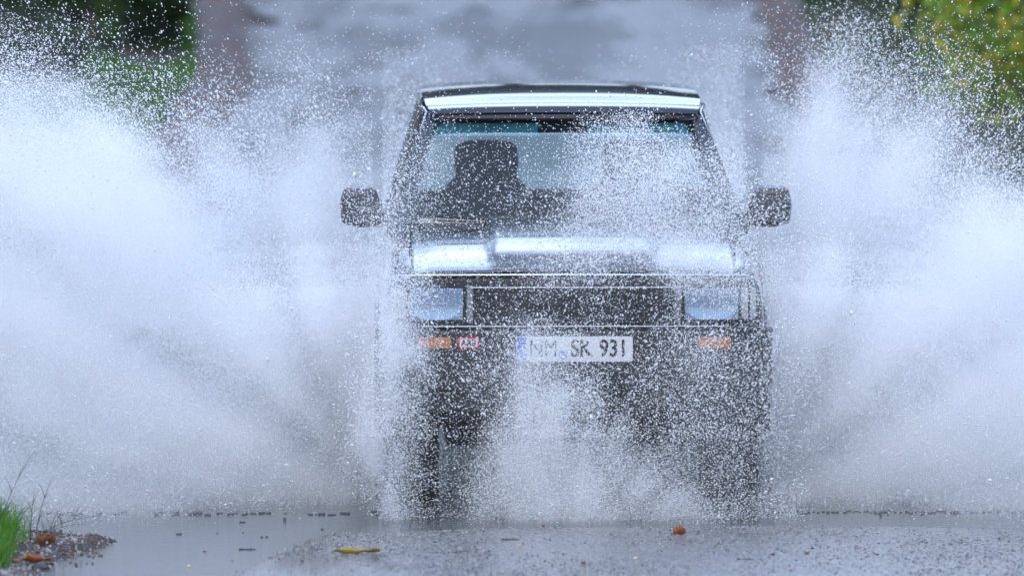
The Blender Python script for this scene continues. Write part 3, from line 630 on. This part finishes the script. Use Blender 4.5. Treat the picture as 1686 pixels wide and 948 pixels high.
def bow_density(x, y, z):
    t = tau(bow_cover(x, z)); ang = np.arctan2(z+.2, x-.27); fil = N1(ang*9, np.hypot(x-.27, z+.2)*1.6, 4, 4)
    d = t*(.18+.42*sstep(.35, 1.9, t)*sstep(1.2, .85, z))*np.clip(-.2+2.4*(.5*N2(x*7, z*5, y*2, 4)+.5*fil), 0, 3)*gauss(y, np.where(z < .9, 29.62, 29.62+(z-.9)*1.0), .09)
    return d*sstep(1.85, 1.6, z)*sstep(-.80, -.6, x)*sstep(1.38, 1.2, x)*(z > .0)
mist_volume('fine_mist', (-2.9, 29.4, 0), (-.60, 33.0, 2.4), .05, plume_density, 'soft white mist of the splash left of the car')
mist_volume('fine_mist', (1.14, 29.4, 0), (2.9, 33.0, 2.4), .05, plume_density, 'soft white mist of the splash right of the car')
mist_volume('fine_mist', (-.80, 29.3, 0), (1.38, 30.7, 1.85), .04, bow_density, 'soft veil of mist in front of the bumper')
def make_plume():
    box = (-2.9, 2.9, .0, 2.45); area = (box[1]-box[0])*(box[3]-box[2])
    for kind, frac, dm, sg in (('drop', .26, .0043, .38), ('mist', .74, .0030, .22)):
        sig = math.pi/4*dm**2*math.exp(2*sg*sg)*(1.15 if kind == 'drop' else 1)
        tmax = 1.9
        def tf(x, z):
            t = plume_tau(x, z)
            big = np.minimum(t, .75)*.85
            return big if kind == 'drop' else np.maximum(t-big, 0)*(1-VSHARE)
        tm = .64 if kind == 'drop' else tmax
        n = int(area*tm/sig); x, z, t, g = sample(n, box, tf, 11 if kind == 'drop' else 12)
        clump = .55+.9*N2(x*4+1, z*4, 0, 4)
        keep = g.random(n) < np.clip(t*clump/tm, 0, 1); x, z = x[keep], z[keep]
        out = np.maximum(np.maximum(-.62-x, x-1.16), 0)
        y = 30.75 - .30*out + g.normal(0, 1, len(x))*(.24+.18*out)
        near_car = g.random(len(x)) < .80*sstep(1.1, .45, out)*sstep(.85, 1.25, z)   # most of it flies behind the mirrors
        y = np.where(near_car, 31.9+np.abs(g.normal(0, .5, len(x))), y)
        inner = (x > -.68) & (x < 1.22) & (z < 1.95)         # the car fills this space: spray only beside or behind it
        y = np.where(inner & (z > 1.15), 34.5+np.abs(g.normal(0, .8, len(x))), y)
        kill = (x > -.60) & (x < 1.16) & (z < 1.86) & (z <= 1.15)
        ok = ~kill; x, y, z = x[ok], y[ok], z[ok]
        P = np.stack([x, y, z+.004], -1); rad = .5*dm*np.exp(g.normal(0, sg, len(x)))
        print(kind, len(x))
        if kind == 'drop':
            for nm, s_, lab in (('water_spray', x < .27, 'high fan of white droplets thrown up beside the left front wheel in the photo'), ('water_spray', x >= .27, 'high fan of white droplets thrown up beside the right front wheel in the photo')):
                Dd = radial(x[s_], z[s_], y[s_], g); drops_mesh(nm, P[s_], rad[s_], Dd, np.exp(g.normal(.25, .25, s_.sum())), lab)
        else:
            for nm, s_, lab in (('spray_mist', x < .27, 'dense pale mist of fine water filling the splash left of the car'), ('spray_mist', x >= .27, 'dense pale mist of fine water filling the splash right of the car')):
                drops_mist(nm, P[s_], rad[s_], lab)
make_plume()
def make_bow():
    box = (-.80, 1.39, .0, 1.90); area = (box[1]-box[0])*(box[3]-box[2])
    for kind, dm, sg in (('drop', .0041, .38), ('mist', .0030, .25)):
        sig = math.pi/4*dm**2*math.exp(2*sg*sg)*(1.15 if kind == 'drop' else 1)
        tm = 1.6 if kind == 'drop' else 3.0
        def tf(x, z):
            t = tau(bow_cover(x, z))
            share = np.clip(.75-.3*t, .15, .75)*np.where(z < .45, .5, 1)
            return t*share if kind == 'drop' else t*(1-share)*.6
        n = int(area*tm/sig); x, z, t, g = sample(n, box, tf, 21 if kind == 'drop' else 22)
        ang = np.arctan2(z+.2, x-.27); fil = N1(ang*9, np.hypot(x-.27, z+.2)*1.6, 4, 4)
        clump = np.clip(.1+1.8*(.5*N2(x*7, z*5, 0, 4)+.5*fil), 0, 3)
        keep = g.random(n) < np.clip(t*clump/tm, 0, 1); x, z = x[keep], z[keep]; m = len(x)
        lo = 29.15 + .0*x; hi = np.where(z > 1.12, np.minimum(30+np.maximum(z-1.16, 0)*4, 30.9), 29.78)
        y = lo + (hi-lo)*g.random(m)**.8
        side = (x < -.62) | (x > 1.17); y = np.where(side, 29.4+g.random(m)*.5, y)
        # hugging the water near the bottom, the sheet leans towards the car
        y = np.where(z < .4, 29.65+g.normal(0, .12, m), y)
        P = np.stack([x, y, z+.004], -1); rad = .5*dm*np.exp(g.normal(0, sg, m)); print('bow', kind, m)
        if kind == 'drop':
            Dd = np.stack([(x-.27)*.9, -.3*np.ones(m), .5+.0*x], -1)+g.normal(0, .3, (m, 3))
            drops_mesh('water_spray', P, rad, Dd, np.exp(g.normal(.32, .3, m)), 'loose curtain of droplets bursting up in front of the bumper and bonnet')
        else: drops_mist('spray_mist', P, rad, 'soft veil of fine water in front of the bumper and wheels')
make_bow()
def make_under():
    '''water churned up between the wheels, in the car's own shade'''
    g = np.random.default_rng(31)
    for kind, n, dm, sg in (('drop', 13000, .007, .35), ('mist', 42000, .0042, .25)):
        x = g.uniform(-.7, 1.24, n); y = 30.35+g.gamma(1.6, .7, n); z = g.uniform(0, .50, n)
        keep = (y < 34) & (g.random(n) < .3+1.2*(N2(x*5, y*3, z*5, 3)-.25)) & (np.abs(x-.27) < np.where(y > 31.25, .98, .585)); x, y, z = x[keep], y[keep], z[keep]; m = len(x)
        P = np.stack([x, y, z+.004], -1); rad = .5*dm*np.exp(g.normal(0, sg, m))
        if kind == 'drop': drops_mesh('churned_water', P, rad, g.normal(0, 1, (m, 3))+(0, -1, 1), np.exp(g.normal(.2, .2, m)), 'shaded droplets churning between the wheels')
        else: drops_mist('churned_mist', P, rad, 'shaded fine water churning beneath the car')
make_under()

# ------------------------------------------------------------------ plants
def leaf_mat(name, c1, c2, scale=3.0, c3=None):
    m = noise_mat(name, c1, c2, scale, (.4, .6), 3, c3=c3, scale3=scale*1.7)
    nt = m.node_tree; b = bsdf(m); out = nt.nodes['Material Output']
    t = nt.nodes.new('ShaderNodeBsdfTranslucent'); mx = nt.nodes.new('ShaderNodeMixShader'); mx.inputs[0].default_value = .35
    nt.links.new(b.inputs['Base Color'].links[0].from_socket, t.inputs[0])
    nt.links.new(b.outputs[0], mx.inputs[1]); nt.links.new(t.outputs[0], mx.inputs[2]); nt.links.new(mx.outputs[0], out.inputs['Surface'])
    return m
dark_leaf = leaf_mat('dark_foliage', (.010, .030, .007), (.035, .075, .016), 1.6)
mid_leaf = leaf_mat('green_foliage', (.020, .060, .010), (.07, .14, .025), 1.6)
lime_leaf = leaf_mat('yellow_green_foliage', (.09, .20, .012), (.28, .40, .035), 2.6, c3=(.50, .40, .03))
grassm = leaf_mat('grass_blades', (.030, .10, .010), (.075, .20, .018), .9)
grassd = leaf_mat('dull_grass_blades', (.022, .055, .014), (.05, .10, .022), 1.2, c3=(.10, .075, .03))
freshg = leaf_mat('fresh_grass', (.04, .15, .01), (.11, .26, .02), 12)
bark = noise_mat('bark', (.05, .038, .028), (.10, .08, .06), 8, (.8, .95), bump=.6)
def leaf_cloud(centres, radii, n, size, seed):
    g = np.random.default_rng(seed); c = np.asarray(centres, float); r = np.asarray(radii, float)
    k = g.choice(len(c), n, p=r**2/np.sum(r**2))
    d = g.normal(0, 1, (n, 3)); d /= np.linalg.norm(d, axis=1, keepdims=True)
    p = c[k] + d*(r[k]*g.random(n)**.45)[:, None]*np.array([1, 1, .8])
    u = g.normal(0, 1, (n, 3)); u /= np.linalg.norm(u, axis=1, keepdims=True); v = np.cross(u, g.normal(0, 1, (n, 3))); v /= np.linalg.norm(v, axis=1, keepdims=True)
    s = size*g.uniform(.6, 1.3, n)[:, None]
    V = np.stack([p-u*s, p+v*s*.5, p+u*s, p-v*s*.5], 1).reshape(-1, 3)
    return V, np.arange(4*n).reshape(n, 4)
def plant_meshes(h, spread, nl, size, seed, lobes, trunk_r, low):
    g = random.Random(seed); limbs = bmesh.new(); cs, rs = [], []
    sweep(limbs, [(0, 0, -.2), (.02*h*g.uniform(-1, 1), .02*h, h*.3), (.03*h*g.uniform(-1, 1), .03*h*g.uniform(-1, 1), h*.65), (0, 0, h*.9)], trunk_r, 8, trunk_r*.25)
    for i in range(lobes):
        a = g.uniform(0, 6.28); zz = h*g.uniform(low, .95); rr = spread*g.uniform(.25, .9)*math.sqrt(max(.12, 1-((zz/h-.55)/.55)**2))
        c = (rr*math.cos(a), rr*math.sin(a), zz); cs.append(c); rs.append(spread*g.uniform(.22, .42))
        sweep(limbs, [(0, 0, zz*.55), (c[0]*.5, c[1]*.5, zz*.8), c], trunk_r*.35, 6, trunk_r*.08)
    V, F = leaf_cloud(cs, rs, nl, size, seed); return limbs, V, F
def plant(name, loc, h, spread, nl, size, seed, lobes, trunk_r, low, m, label, cat, group, names=('crown', 'trunk')):
    r = empty(name, loc); tag(r, label, cat, group); limbs, V, F = plant_meshes(h, spread, nl, size, seed, lobes, trunk_r, low)
    mesh_np(names[0], V, F, m, False, r); obj(names[1], limbs, bark, r, smooth=True); return r
def copy_tree(o, loc, rz, sc):
    r = o.copy(); COL.objects.link(r); r.location = loc; r.rotation_euler = (0, 0, rz); r.scale = (sc, sc, sc)
    for ch in list(o.children): c = ch.copy(); COL.objects.link(c); c.parent = r
    return r
# tall trees that wall in the lane beyond the picture and darken the wet surfaces
protos = []
for i, (x, y, s) in enumerate(((-9, 96, 1.0), (10, 104, 1.05), (-12, 128, 1.1), (9, 132, 1.0), (-7.5, 150, .95), (12, 160, 1.1), (-16, 178, 1.2), (4, 196, 1.0), (-5, 204, 1.1), (14, 205, 1.1), (-24, 200, 1.2), (23, 190, 1.2), (0, 214, 1.2), (-15, 78, .9), (15, 80, .9), (-13, 52, .9), (14, 48, .9))):
    loc = (x, y, float(ground_z(x, y))-.1)
    if i < 3: t = plant('roadside_tree', loc, 15, 5.2, 15000, .34, 40+i, 26, .28, .25, dark_leaf, 'tall dark leafy tree beyond the top of the climbing lane', 'tree', 'tall trees along the lane'); protos.append(t)
    else: t = copy_tree(protos[i % 3], loc, i*1.7, s*(1.55 if y > 125 else 1))
labs_l = ['dark green bush on the left bank nearest the picture edge', 'dark rounded bush on the left bank above the bright grass', 'broad shadowy bush at the top of the left bank', 'low dark bush beside the brown mud strip']
for i, (x, y, h, sp) in enumerate(((-4.45, 57.5, 1.2, .75), (-3.85, 61, 1.3, .6), (-4.5, 63.5, 2.2, 1.0), (-3.35, 63, 1.0, .38))):
    plant('verge_bush', (x, y, float(ground_z(x, y))-.05), h, sp, 5200, .075, 60+i, 14, .03, .12, dark_leaf if i != 1 else mid_leaf, labs_l[i], 'bush', 'bushes on the left bank', ('crown', 'stem'))
labs_r = ['dark bush at the top right beside the lane edge', 'muted green bush on the right bank behind the tall spray', 'dull green bush on the right bank above the brown leaves', 'dark spreading bush behind the yellow-green one']
for i, (x, y, h, sp) in enumerate(((3.0, 76, 1.9, .62), (4.3, 66, 1.9, 1.1), (3.5, 69, 1.3, .6), (4.4, 55, 2.3, 1.2))):
    plant('verge_bush', (x, y, float(ground_z(x, y))-.05), h, sp, 5200, .075, 70+i, 14, .03, .12, dark_leaf if i in (0, 3) else mid_leaf, labs_r[i], 'bush', 'bushes on the right bank', ('crown', 'stem'))
plant('roadside_shrub', (3.95, 44.5, float(ground_z(3.95, 44.5))-.05), 2.8, 1.25, 7000, .042, 81, 24, .035, .35, lime_leaf, 'yellow-green leafy shrub at the upper right edge beside the spray', 'shrub', None, ('crown', 'stem'))
def blades(name, x, y, h, wd, lean, m, label, seed):
    g = np.random.default_rng(seed); n = len(x); z = ground_z(x, y)-.01; a = g.uniform(0, 6.28, n)
    dx, dy = np.cos(a)*wd, np.sin(a)*wd; lx, ly = g.normal(0, lean, n)*h, g.normal(0, lean, n)*h
    b0 = np.stack([x-dx, y-dy, z], -1); b1 = np.stack([x+dx, y+dy, z], -1)
    m0 = np.stack([x-dx*.7+lx*.35, y-dy*.7+ly*.35, z+h*.6], -1); m1 = np.stack([x+dx*.7+lx*.35, y+dy*.7+ly*.35, z+h*.6], -1)
    t0 = np.stack([x-dx*.1+lx, y-dy*.1+ly, z+h], -1); t1 = np.stack([x+dx*.1+lx, y+dy*.1+ly, z+h], -1)
    V = np.stack([b0, b1, m1, m0, t1, t0], 1).reshape(-1, 3); i = np.arange(n)[:, None]*6
    F = np.concatenate([i+np.array([0, 1, 2, 3]), i+np.array([3, 2, 4, 5])]); return tag(mesh_np(name, V, F, m), label, kind='stuff')
g = np.random.default_rng(90)
def band_pts(n, side, y0, y1, o0, o1, th):
    y = g.uniform(y0, y1, n); o = o0+(o1-o0)*g.random(n); x = edge_l(y)-o if side < 0 else edge_r(y)+o
    k = N1(x*.9, y*.5, 8, 3) > th; return x[k], y[k]
x, y = band_pts(60000, -1, 47, 95, .50, 3.2, .38); blades('verge_grass', x, y, g.uniform(.08, .22, len(x)), .008, .35, grassm, 'bright green grass on the left bank', 1)
x, y = band_pts(60000, 1, 40, 95, .40, 3.6, .38); blades('verge_grass', x, y, g.uniform(.08, .22, len(x)), .008, .35, grassd, 'dull green grass on the right bank', 2)
x = g.uniform(-3.2, -1.96, 9000); y = g.uniform(27.3, 30, 9000); k = (x < -2.02-.10*np.abs(y-28.0)-.12*N1(x*8, y*8, 0, 2)); x, y = x[k], y[k]
blades('grass', x, y, g.uniform(.05, .17, len(x)), .0028, .45, freshg, 'fresh green grass tuft at the bottom left corner', 3)
# tall seed stalks leaning over the puddle
stalkm = leaf_mat('grass_stalk', (.05, .07, .03), (.12, .12, .06), 20)
for i, (x, y, hx, hz, lab) in enumerate(((-2.20, 28.3, .16, .40, 'tallest dry grass stalk at the left picture edge'), (-2.24, 28.2, .04, .33, 'upright thin grass stalk at the left picture edge'), (-2.06, 28.3, .02, .23, 'upright leafy grass stalk right of the green tuft'), (-2.04, 28.35, .07, .27, 'slightly leaning grass stalk right of the green tuft'),
                                       (-2.03, 28.3, .28, .16, 'long grass stalk arching right over the water'), (-2.04, 28.2, .22, .13, 'shorter grass stalk bending right over the water'), (-1.98, 28.25, .03, .12, 'short stalk at the edge of the mud'))):
    bm = bmesh.new(); z0 = float(ground_z(x, y))-.01; pts = [(x+hx*t**1.7, y, z0+hz*(t-.28*t**3 if hx > .2 else t)) for t in np.linspace(0, 1, 8)]
    sweep(bm, pts, .0022, 5, .0008)
    for k in (2, 4, 5):
        p = Vector(pts[k]); s = 1 if (k+i) % 2 else -1; sweep(bm, [p, p+Vector((s*.012, .004, .035)), p+Vector((s*.03, .0, .065))], .0022, 4, .0005)
    tag(obj('grass_stalk', bm, stalkm, smooth=True), lab, 'grass stalk', 'grass stalks at the left corner')

# ------------------------------------------------------------------ bits lying on the wet lane
def at(px, py, dz=0):
    """pace out a spot on the lane: sideways and forward metres from the camera's foot"""
    d = 32850/(py+250); x = (px-843)/10950*d; z = max(float(road_z(x, d)) if x > edge_l(d) else float(ground_z(x, d)), .0); return Vector((x, d*(1-z/3), z+dz))
dark_stone = noise_mat('dark_stone', (.02, .018, .016), (.06, .055, .05), 60, (.3, .6), bump=.3); pale_stone = noise_mat('pale_stone', (.45, .36, .24), (.6, .5, .36), 60, (.4, .6))
brown_stone = noise_mat('brown_stone', (.10, .045, .02), (.2, .09, .04), 60, (.3, .6))
def stone_mesh(seed, m):
    bm = bmesh.new(); bmesh.ops.create_icosphere(bm, subdivisions=2, radius=1); rr = random.Random(seed); o = rr.uniform(0, 50)
    for v in bm.verts: k = .7+.6*float(N1(v.co.x*1.4+o, v.co.y*1.4, v.co.z*1.4, 2)); v.co = Vector((v.co.x*k*1.15, v.co.y*k*.9, v.co.z*k*.62))
    me = bpy.data.meshes.new('pebble'); bm.to_mesh(me); bm.free(); me.materials.append(m); return me
peb = [stone_mesh(1, dark_stone), stone_mesh(2, dark_stone), stone_mesh(3, brown_stone), stone_mesh(4, pale_stone)]
def put_stone(p, r, k, label, group):
    o = bpy.data.objects.new('pebble', peb[k]); COL.objects.link(o); o.location = p+Vector((0, 0, r*.3)); o.scale = (r, r, r); o.rotation_euler = (0, 0, random.uniform(0, 6)); tag(o, label, 'pebble', group)
for px, py, r, k, lab in ((308, 936, .010, 3, 'round cream pebble in the wet left foreground'), (960, 930, .012, 2, 'reddish brown pebble at the bottom centre'), (1325, 914, .011, 2, 'brown pebble in the right foreground lane'), (1335, 906, .008, 0, 'dark pebble just above the brown one at right'), (1311, 872, .011, 0, 'dark wet pebble at the puddle edge on the right'),
                          (1058, 859, .008, 1, 'small dark pebble standing in the water at centre'), (1270, 916, .009, 0, 'black pebble left of the brown pebble at right'), (1045, 922, .008, 3, 'small yellowish pebble near the bottom centre'), (88, 882, .014, 0, 'dark pebble on top of the mud bank'), (155, 884, .010, 1, 'dark pebble at the tip of the mud bank'), (72, 940, .016, 1, 'large dark pebble below the orange leaf'), (895, 868, .006, 2, 'tiny orange pebble on the bright wet edge')):
    put_stone(at(px, py), r, k, lab, 'single pebbles on the wet lane')
rr = random.Random(5)
for i in range(110):
    px, py = rr.uniform(330, 1900), 874+74*rr.random()**1.2
    put_stone(at(px, py), rr.uniform(.003, .0065), rr.choice((0, 0, 1, 2)), 'tiny dark pebble scattered on the wet foreground asphalt', 'tiny pebbles scattered on the foreground')
for i in range(70):
    px, py = rr.uniform(40, 190), rr.uniform(885, 935); 
    if px > 210-(py-885)*1.2: continue
    put_stone(at(px, py), rr.uniform(.004, .010), rr.choice((0, 1, 2)), 'small pebble bedded in the brown mud corner', 'pebbles in the mud corner')
def grit():
    g = np.random.default_rng(55); n = 42000; x = g.uniform(-2.3, 3.2, n); y = g.uniform(26.8, 29.55, n); r = .0018+.0042*g.random(n)**2; mud = x < edge_l(y)+.02
    k = mud | (g.random(n) < sstep(.30, .62, N1(x*2.2, y*1.1, 0, 4))*sstep(-1.5, -.9, x+.3*N2(x*3, y*3, 0, 2))+.04); x, y, r, mud = x[k], y[k], r[k], mud[k]; r = np.where(mud, r*1.5, r); n = len(x)
    P = np.stack([x, y, np.where(mud, ground_z(x, y), road_z(x, y))+r*.25], -1); V = P[:, None]+r[:, None, None]*OCT[None]*g.uniform(.6, 1.3, (n, 6, 1)); F = OF[None]+(np.arange(n)*6)[:, None, None]
    gm = noise_mat('grit', (.05, .05, .055), (.42, .41, .40), 45, (.25, .6), lo=.38, hi=.62)
    tag(mesh_np('gravel', V.reshape(-1, 3), F.reshape(-1, 3), gm), 'fine loose grit on the foreground asphalt and mud', kind='stuff')
grit()
def fallen_leaf(p, ln, wd, rz, curl, m, label, seed=0):
    r_ = random.Random(seed); V, F = [], []; nu, nv = 14, 7
    for i in range(nu):
        u = i/(nu-1)
        for j in range(nv):
            v = j/(nv-1)*2-1; w_ = wd*max(math.sin(math.pi*min(u*.98+.01, 1)), 0)**.4*(1+.15*math.sin(u*22))
            V.append(((u-.5)*ln, v*w_/2, .004+curl*(v*v)*w_+curl*.35*ln*(u-.5)**2+.10*wd*math.sin(u*9+v*3+seed)+.10*wd))
    for i in range(nu-1):
        for j in range(nv-1): a = i*nv+j; F.append((a, a+1, a+nv+1, a+nv))
    o = mesh_np('fallen_leaf', V, F, m, True); so = o.modifiers.new('s', 'SOLIDIFY'); so.thickness = .0008; o.location = p; o.rotation_euler = (0, 0, rz); return tag(o, label, 'leaf', 'fallen leaves on the wet ground')
yl = noise_mat('yellow_leaf', (.34, .25, .03), (.20, .11, .02), 22, (.3, .5)); ol = noise_mat('orange_leaf', (.26, .075, .02), (.15, .04, .012), 25, (.3, .5)); bl_ = noise_mat('brown_leaf', (.12, .045, .015), (.22, .09, .03), 25, (.35, .6))
fallen_leaf(at(588, 916), .20, .036, .10, .5, yl, 'long curled yellow leaf in the left foreground', 2)
fallen_leaf(at(1117, 885), .056, .038, .3, .9, ol, 'crumpled orange-brown leaf right of centre in the foreground', 5)
fallen_leaf(at(62, 931), .13, .05, -.1, .5, ol, 'bright orange leaf lying on the mud in the bottom left corner', 7)
fallen_leaf(at(30, 929), .09, .015, .0, .5, yl, 'narrow pale yellow leaf left of the orange one', 8)
fallen_leaf(at(78, 903), .09, .06, .5, .8, bl_, 'reddish brown leaf heap in front of the grass tuft', 9)
fallen_leaf(at(855, 904), .032, .012, .5, .6, pale_stone, 'tiny pale leaf scrap at the centre of the foreground', 11)
fallen_leaf(at(49, 922), .03, .022, .8, .6, yl, 'small yellow-green leaf beside the orange one', 12)
twm = noise_mat('twig_bark', (.02, .014, .010), (.05, .035, .025), 40, (.4, .7))
for px, py, ln, rz, lab in ((840, 891, .075, .08, 'dark twig left of centre near the wet edge'), (405, 907, .072, .02, 'short dark twig in the left puddle'), (748, 913, .05, -.1, 'thin twig below and left of the centre twig'), (765, 911, .04, .1, 'slightly tilted thin twig beside its neighbour'), (1226, 924, .075, -.03, 'thin dark twig in the right foreground'), (720, 895, .03, .1, 'short twig left of the centre twig')):
    p = at(px, py, .002); bm = bmesh.new(); c, s = math.cos(rz), math.sin(rz)
    sweep(bm, [p+Vector((c*ln*t, s*ln*t, .0008*math.sin(t*11))) for t in np.linspace(-.5, .5, 7)], .0032, 6, .0016); q = p+Vector((c*ln*.1, s*ln*.1, 0)); sweep(bm, [q, q+Vector((.012, .008, .006))], .002, 5, .001)
    tag(obj('twig', bm, twm, smooth=True), lab, 'twig', 'twigs on the foreground lane')
lm = noise_mat('leaf_litter', (.12, .045, .02), (.28, .10, .04), 2, (.5, .8))
g = np.random.default_rng(91); n = 7000; y = g.uniform(45, 90, n); sd_ = g.random(n) < .6; o_ = np.abs(g.normal(0, .35, n)); x = np.where(sd_, edge_r(y)-.05+o_, edge_l(y)+.05-o_*1.3)
zz = np.maximum(ground_z(x, y), np.where((x > edge_l(y)) & (x < edge_r(y)), road_z(x, y), -9))+.01; P = np.stack([x, y, zz], -1); u = g.normal(0, 1, (n, 3))*(1, 1, .25); u /= np.linalg.norm(u, axis=1, keepdims=True); v = np.cross(u, (0, 0, 1.)); s = g.uniform(.015, .04, n)[:, None]
tag(mesh_np('leaf_litter', np.stack([P-u*s, P+v*s*.6, P+u*s, P-v*s*.6], 1).reshape(-1, 3), np.arange(4*n).reshape(n, 4), lm), 'reddish brown fallen leaves along the lane edges', kind='stuff')
# drop splashes standing on the puddle
drop_m = mat('splash_water', (.10, .11, .13), .06, ior=1.33)
def crown_mesh(seed, h=1.0):
    r_ = random.Random(seed); bm = bmesh.new(); n = 18; rings = []
    for t in (0, .35, .7, 1.0):
        rings.append([((1+.25*t)*math.cos(k*2*math.pi/n), (1+.25*t)*math.sin(k*2*math.pi/n), h*t*(1+(.5*math.sin(k*2.6+seed)+.2*r_.random())*t)) for k in range(n)])
    for t in (.9, .2): rings.append([((.8+.2*t)*math.cos(k*2*math.pi/n), (.8+.2*t)*math.sin(k*2*math.pi/n), h*t*.95*(1+(.5*math.sin(k*2.6+seed))*t)) for k in range(n)])
    loft(bm, rings); bmesh.ops.recalc_face_normals(bm, faces=bm.faces); me = bpy.data.meshes.new('splash_crown'); bm.to_mesh(me); bm.free(); me.materials.append(drop_m)
    for p in me.polygons: p.use_smooth = True
    return me
crs = [crown_mesh(i, .5) for i in range(4)]
def put_splash(px, py, r, lab, grp, sc=1):
    d = 32850/(py+250); o = bpy.data.objects.new('splash_crown', crs[rr.randrange(4)]); COL.objects.link(o); o.location = ((px-843)/10950*d, d, -.001); o.scale = (r, r, r*sc); o.rotation_euler = (0, 0, rr.uniform(0, 6)); tag(o, lab, 'splash', grp)
for px, py, r, sc, lab in ((292, 882, .011, .9, 'nearest single drop splash in the left puddle'), (397, 862, .011, .8, 'drop splash in the left puddle between the near one and the spray'), (467, 859, .006, 4, 'thin upright drop spout in the left puddle'), (1453, 850, .005, 5, 'thin upright drop spout in the right puddle')):
    put_splash(px, py, r, lab, 'single drop splashes on the puddle', sc)
for i in range(60): put_splash(60+rr.random()*600, 850-5*rr.random()**2, rr.uniform(.006, .013), 'small splash in the row where spray falls on the left puddle', 'row of drop splashes on the left water')
for i in range(110): put_splash(1240+rr.random()*460, 843+4*rr.random()*(1 if rr.random() < .8 else 2), rr.uniform(.004, .008), 'tiny splash in the row where spray falls on the right puddle', 'row of drop splashes on the right water', 1.2)
for i in range(70): put_splash(660+rr.random()*580, 851+3*rr.random(), rr.uniform(.004, .009), 'tiny splash on the water line in front of the car', 'row of drop splashes before the car', .8)
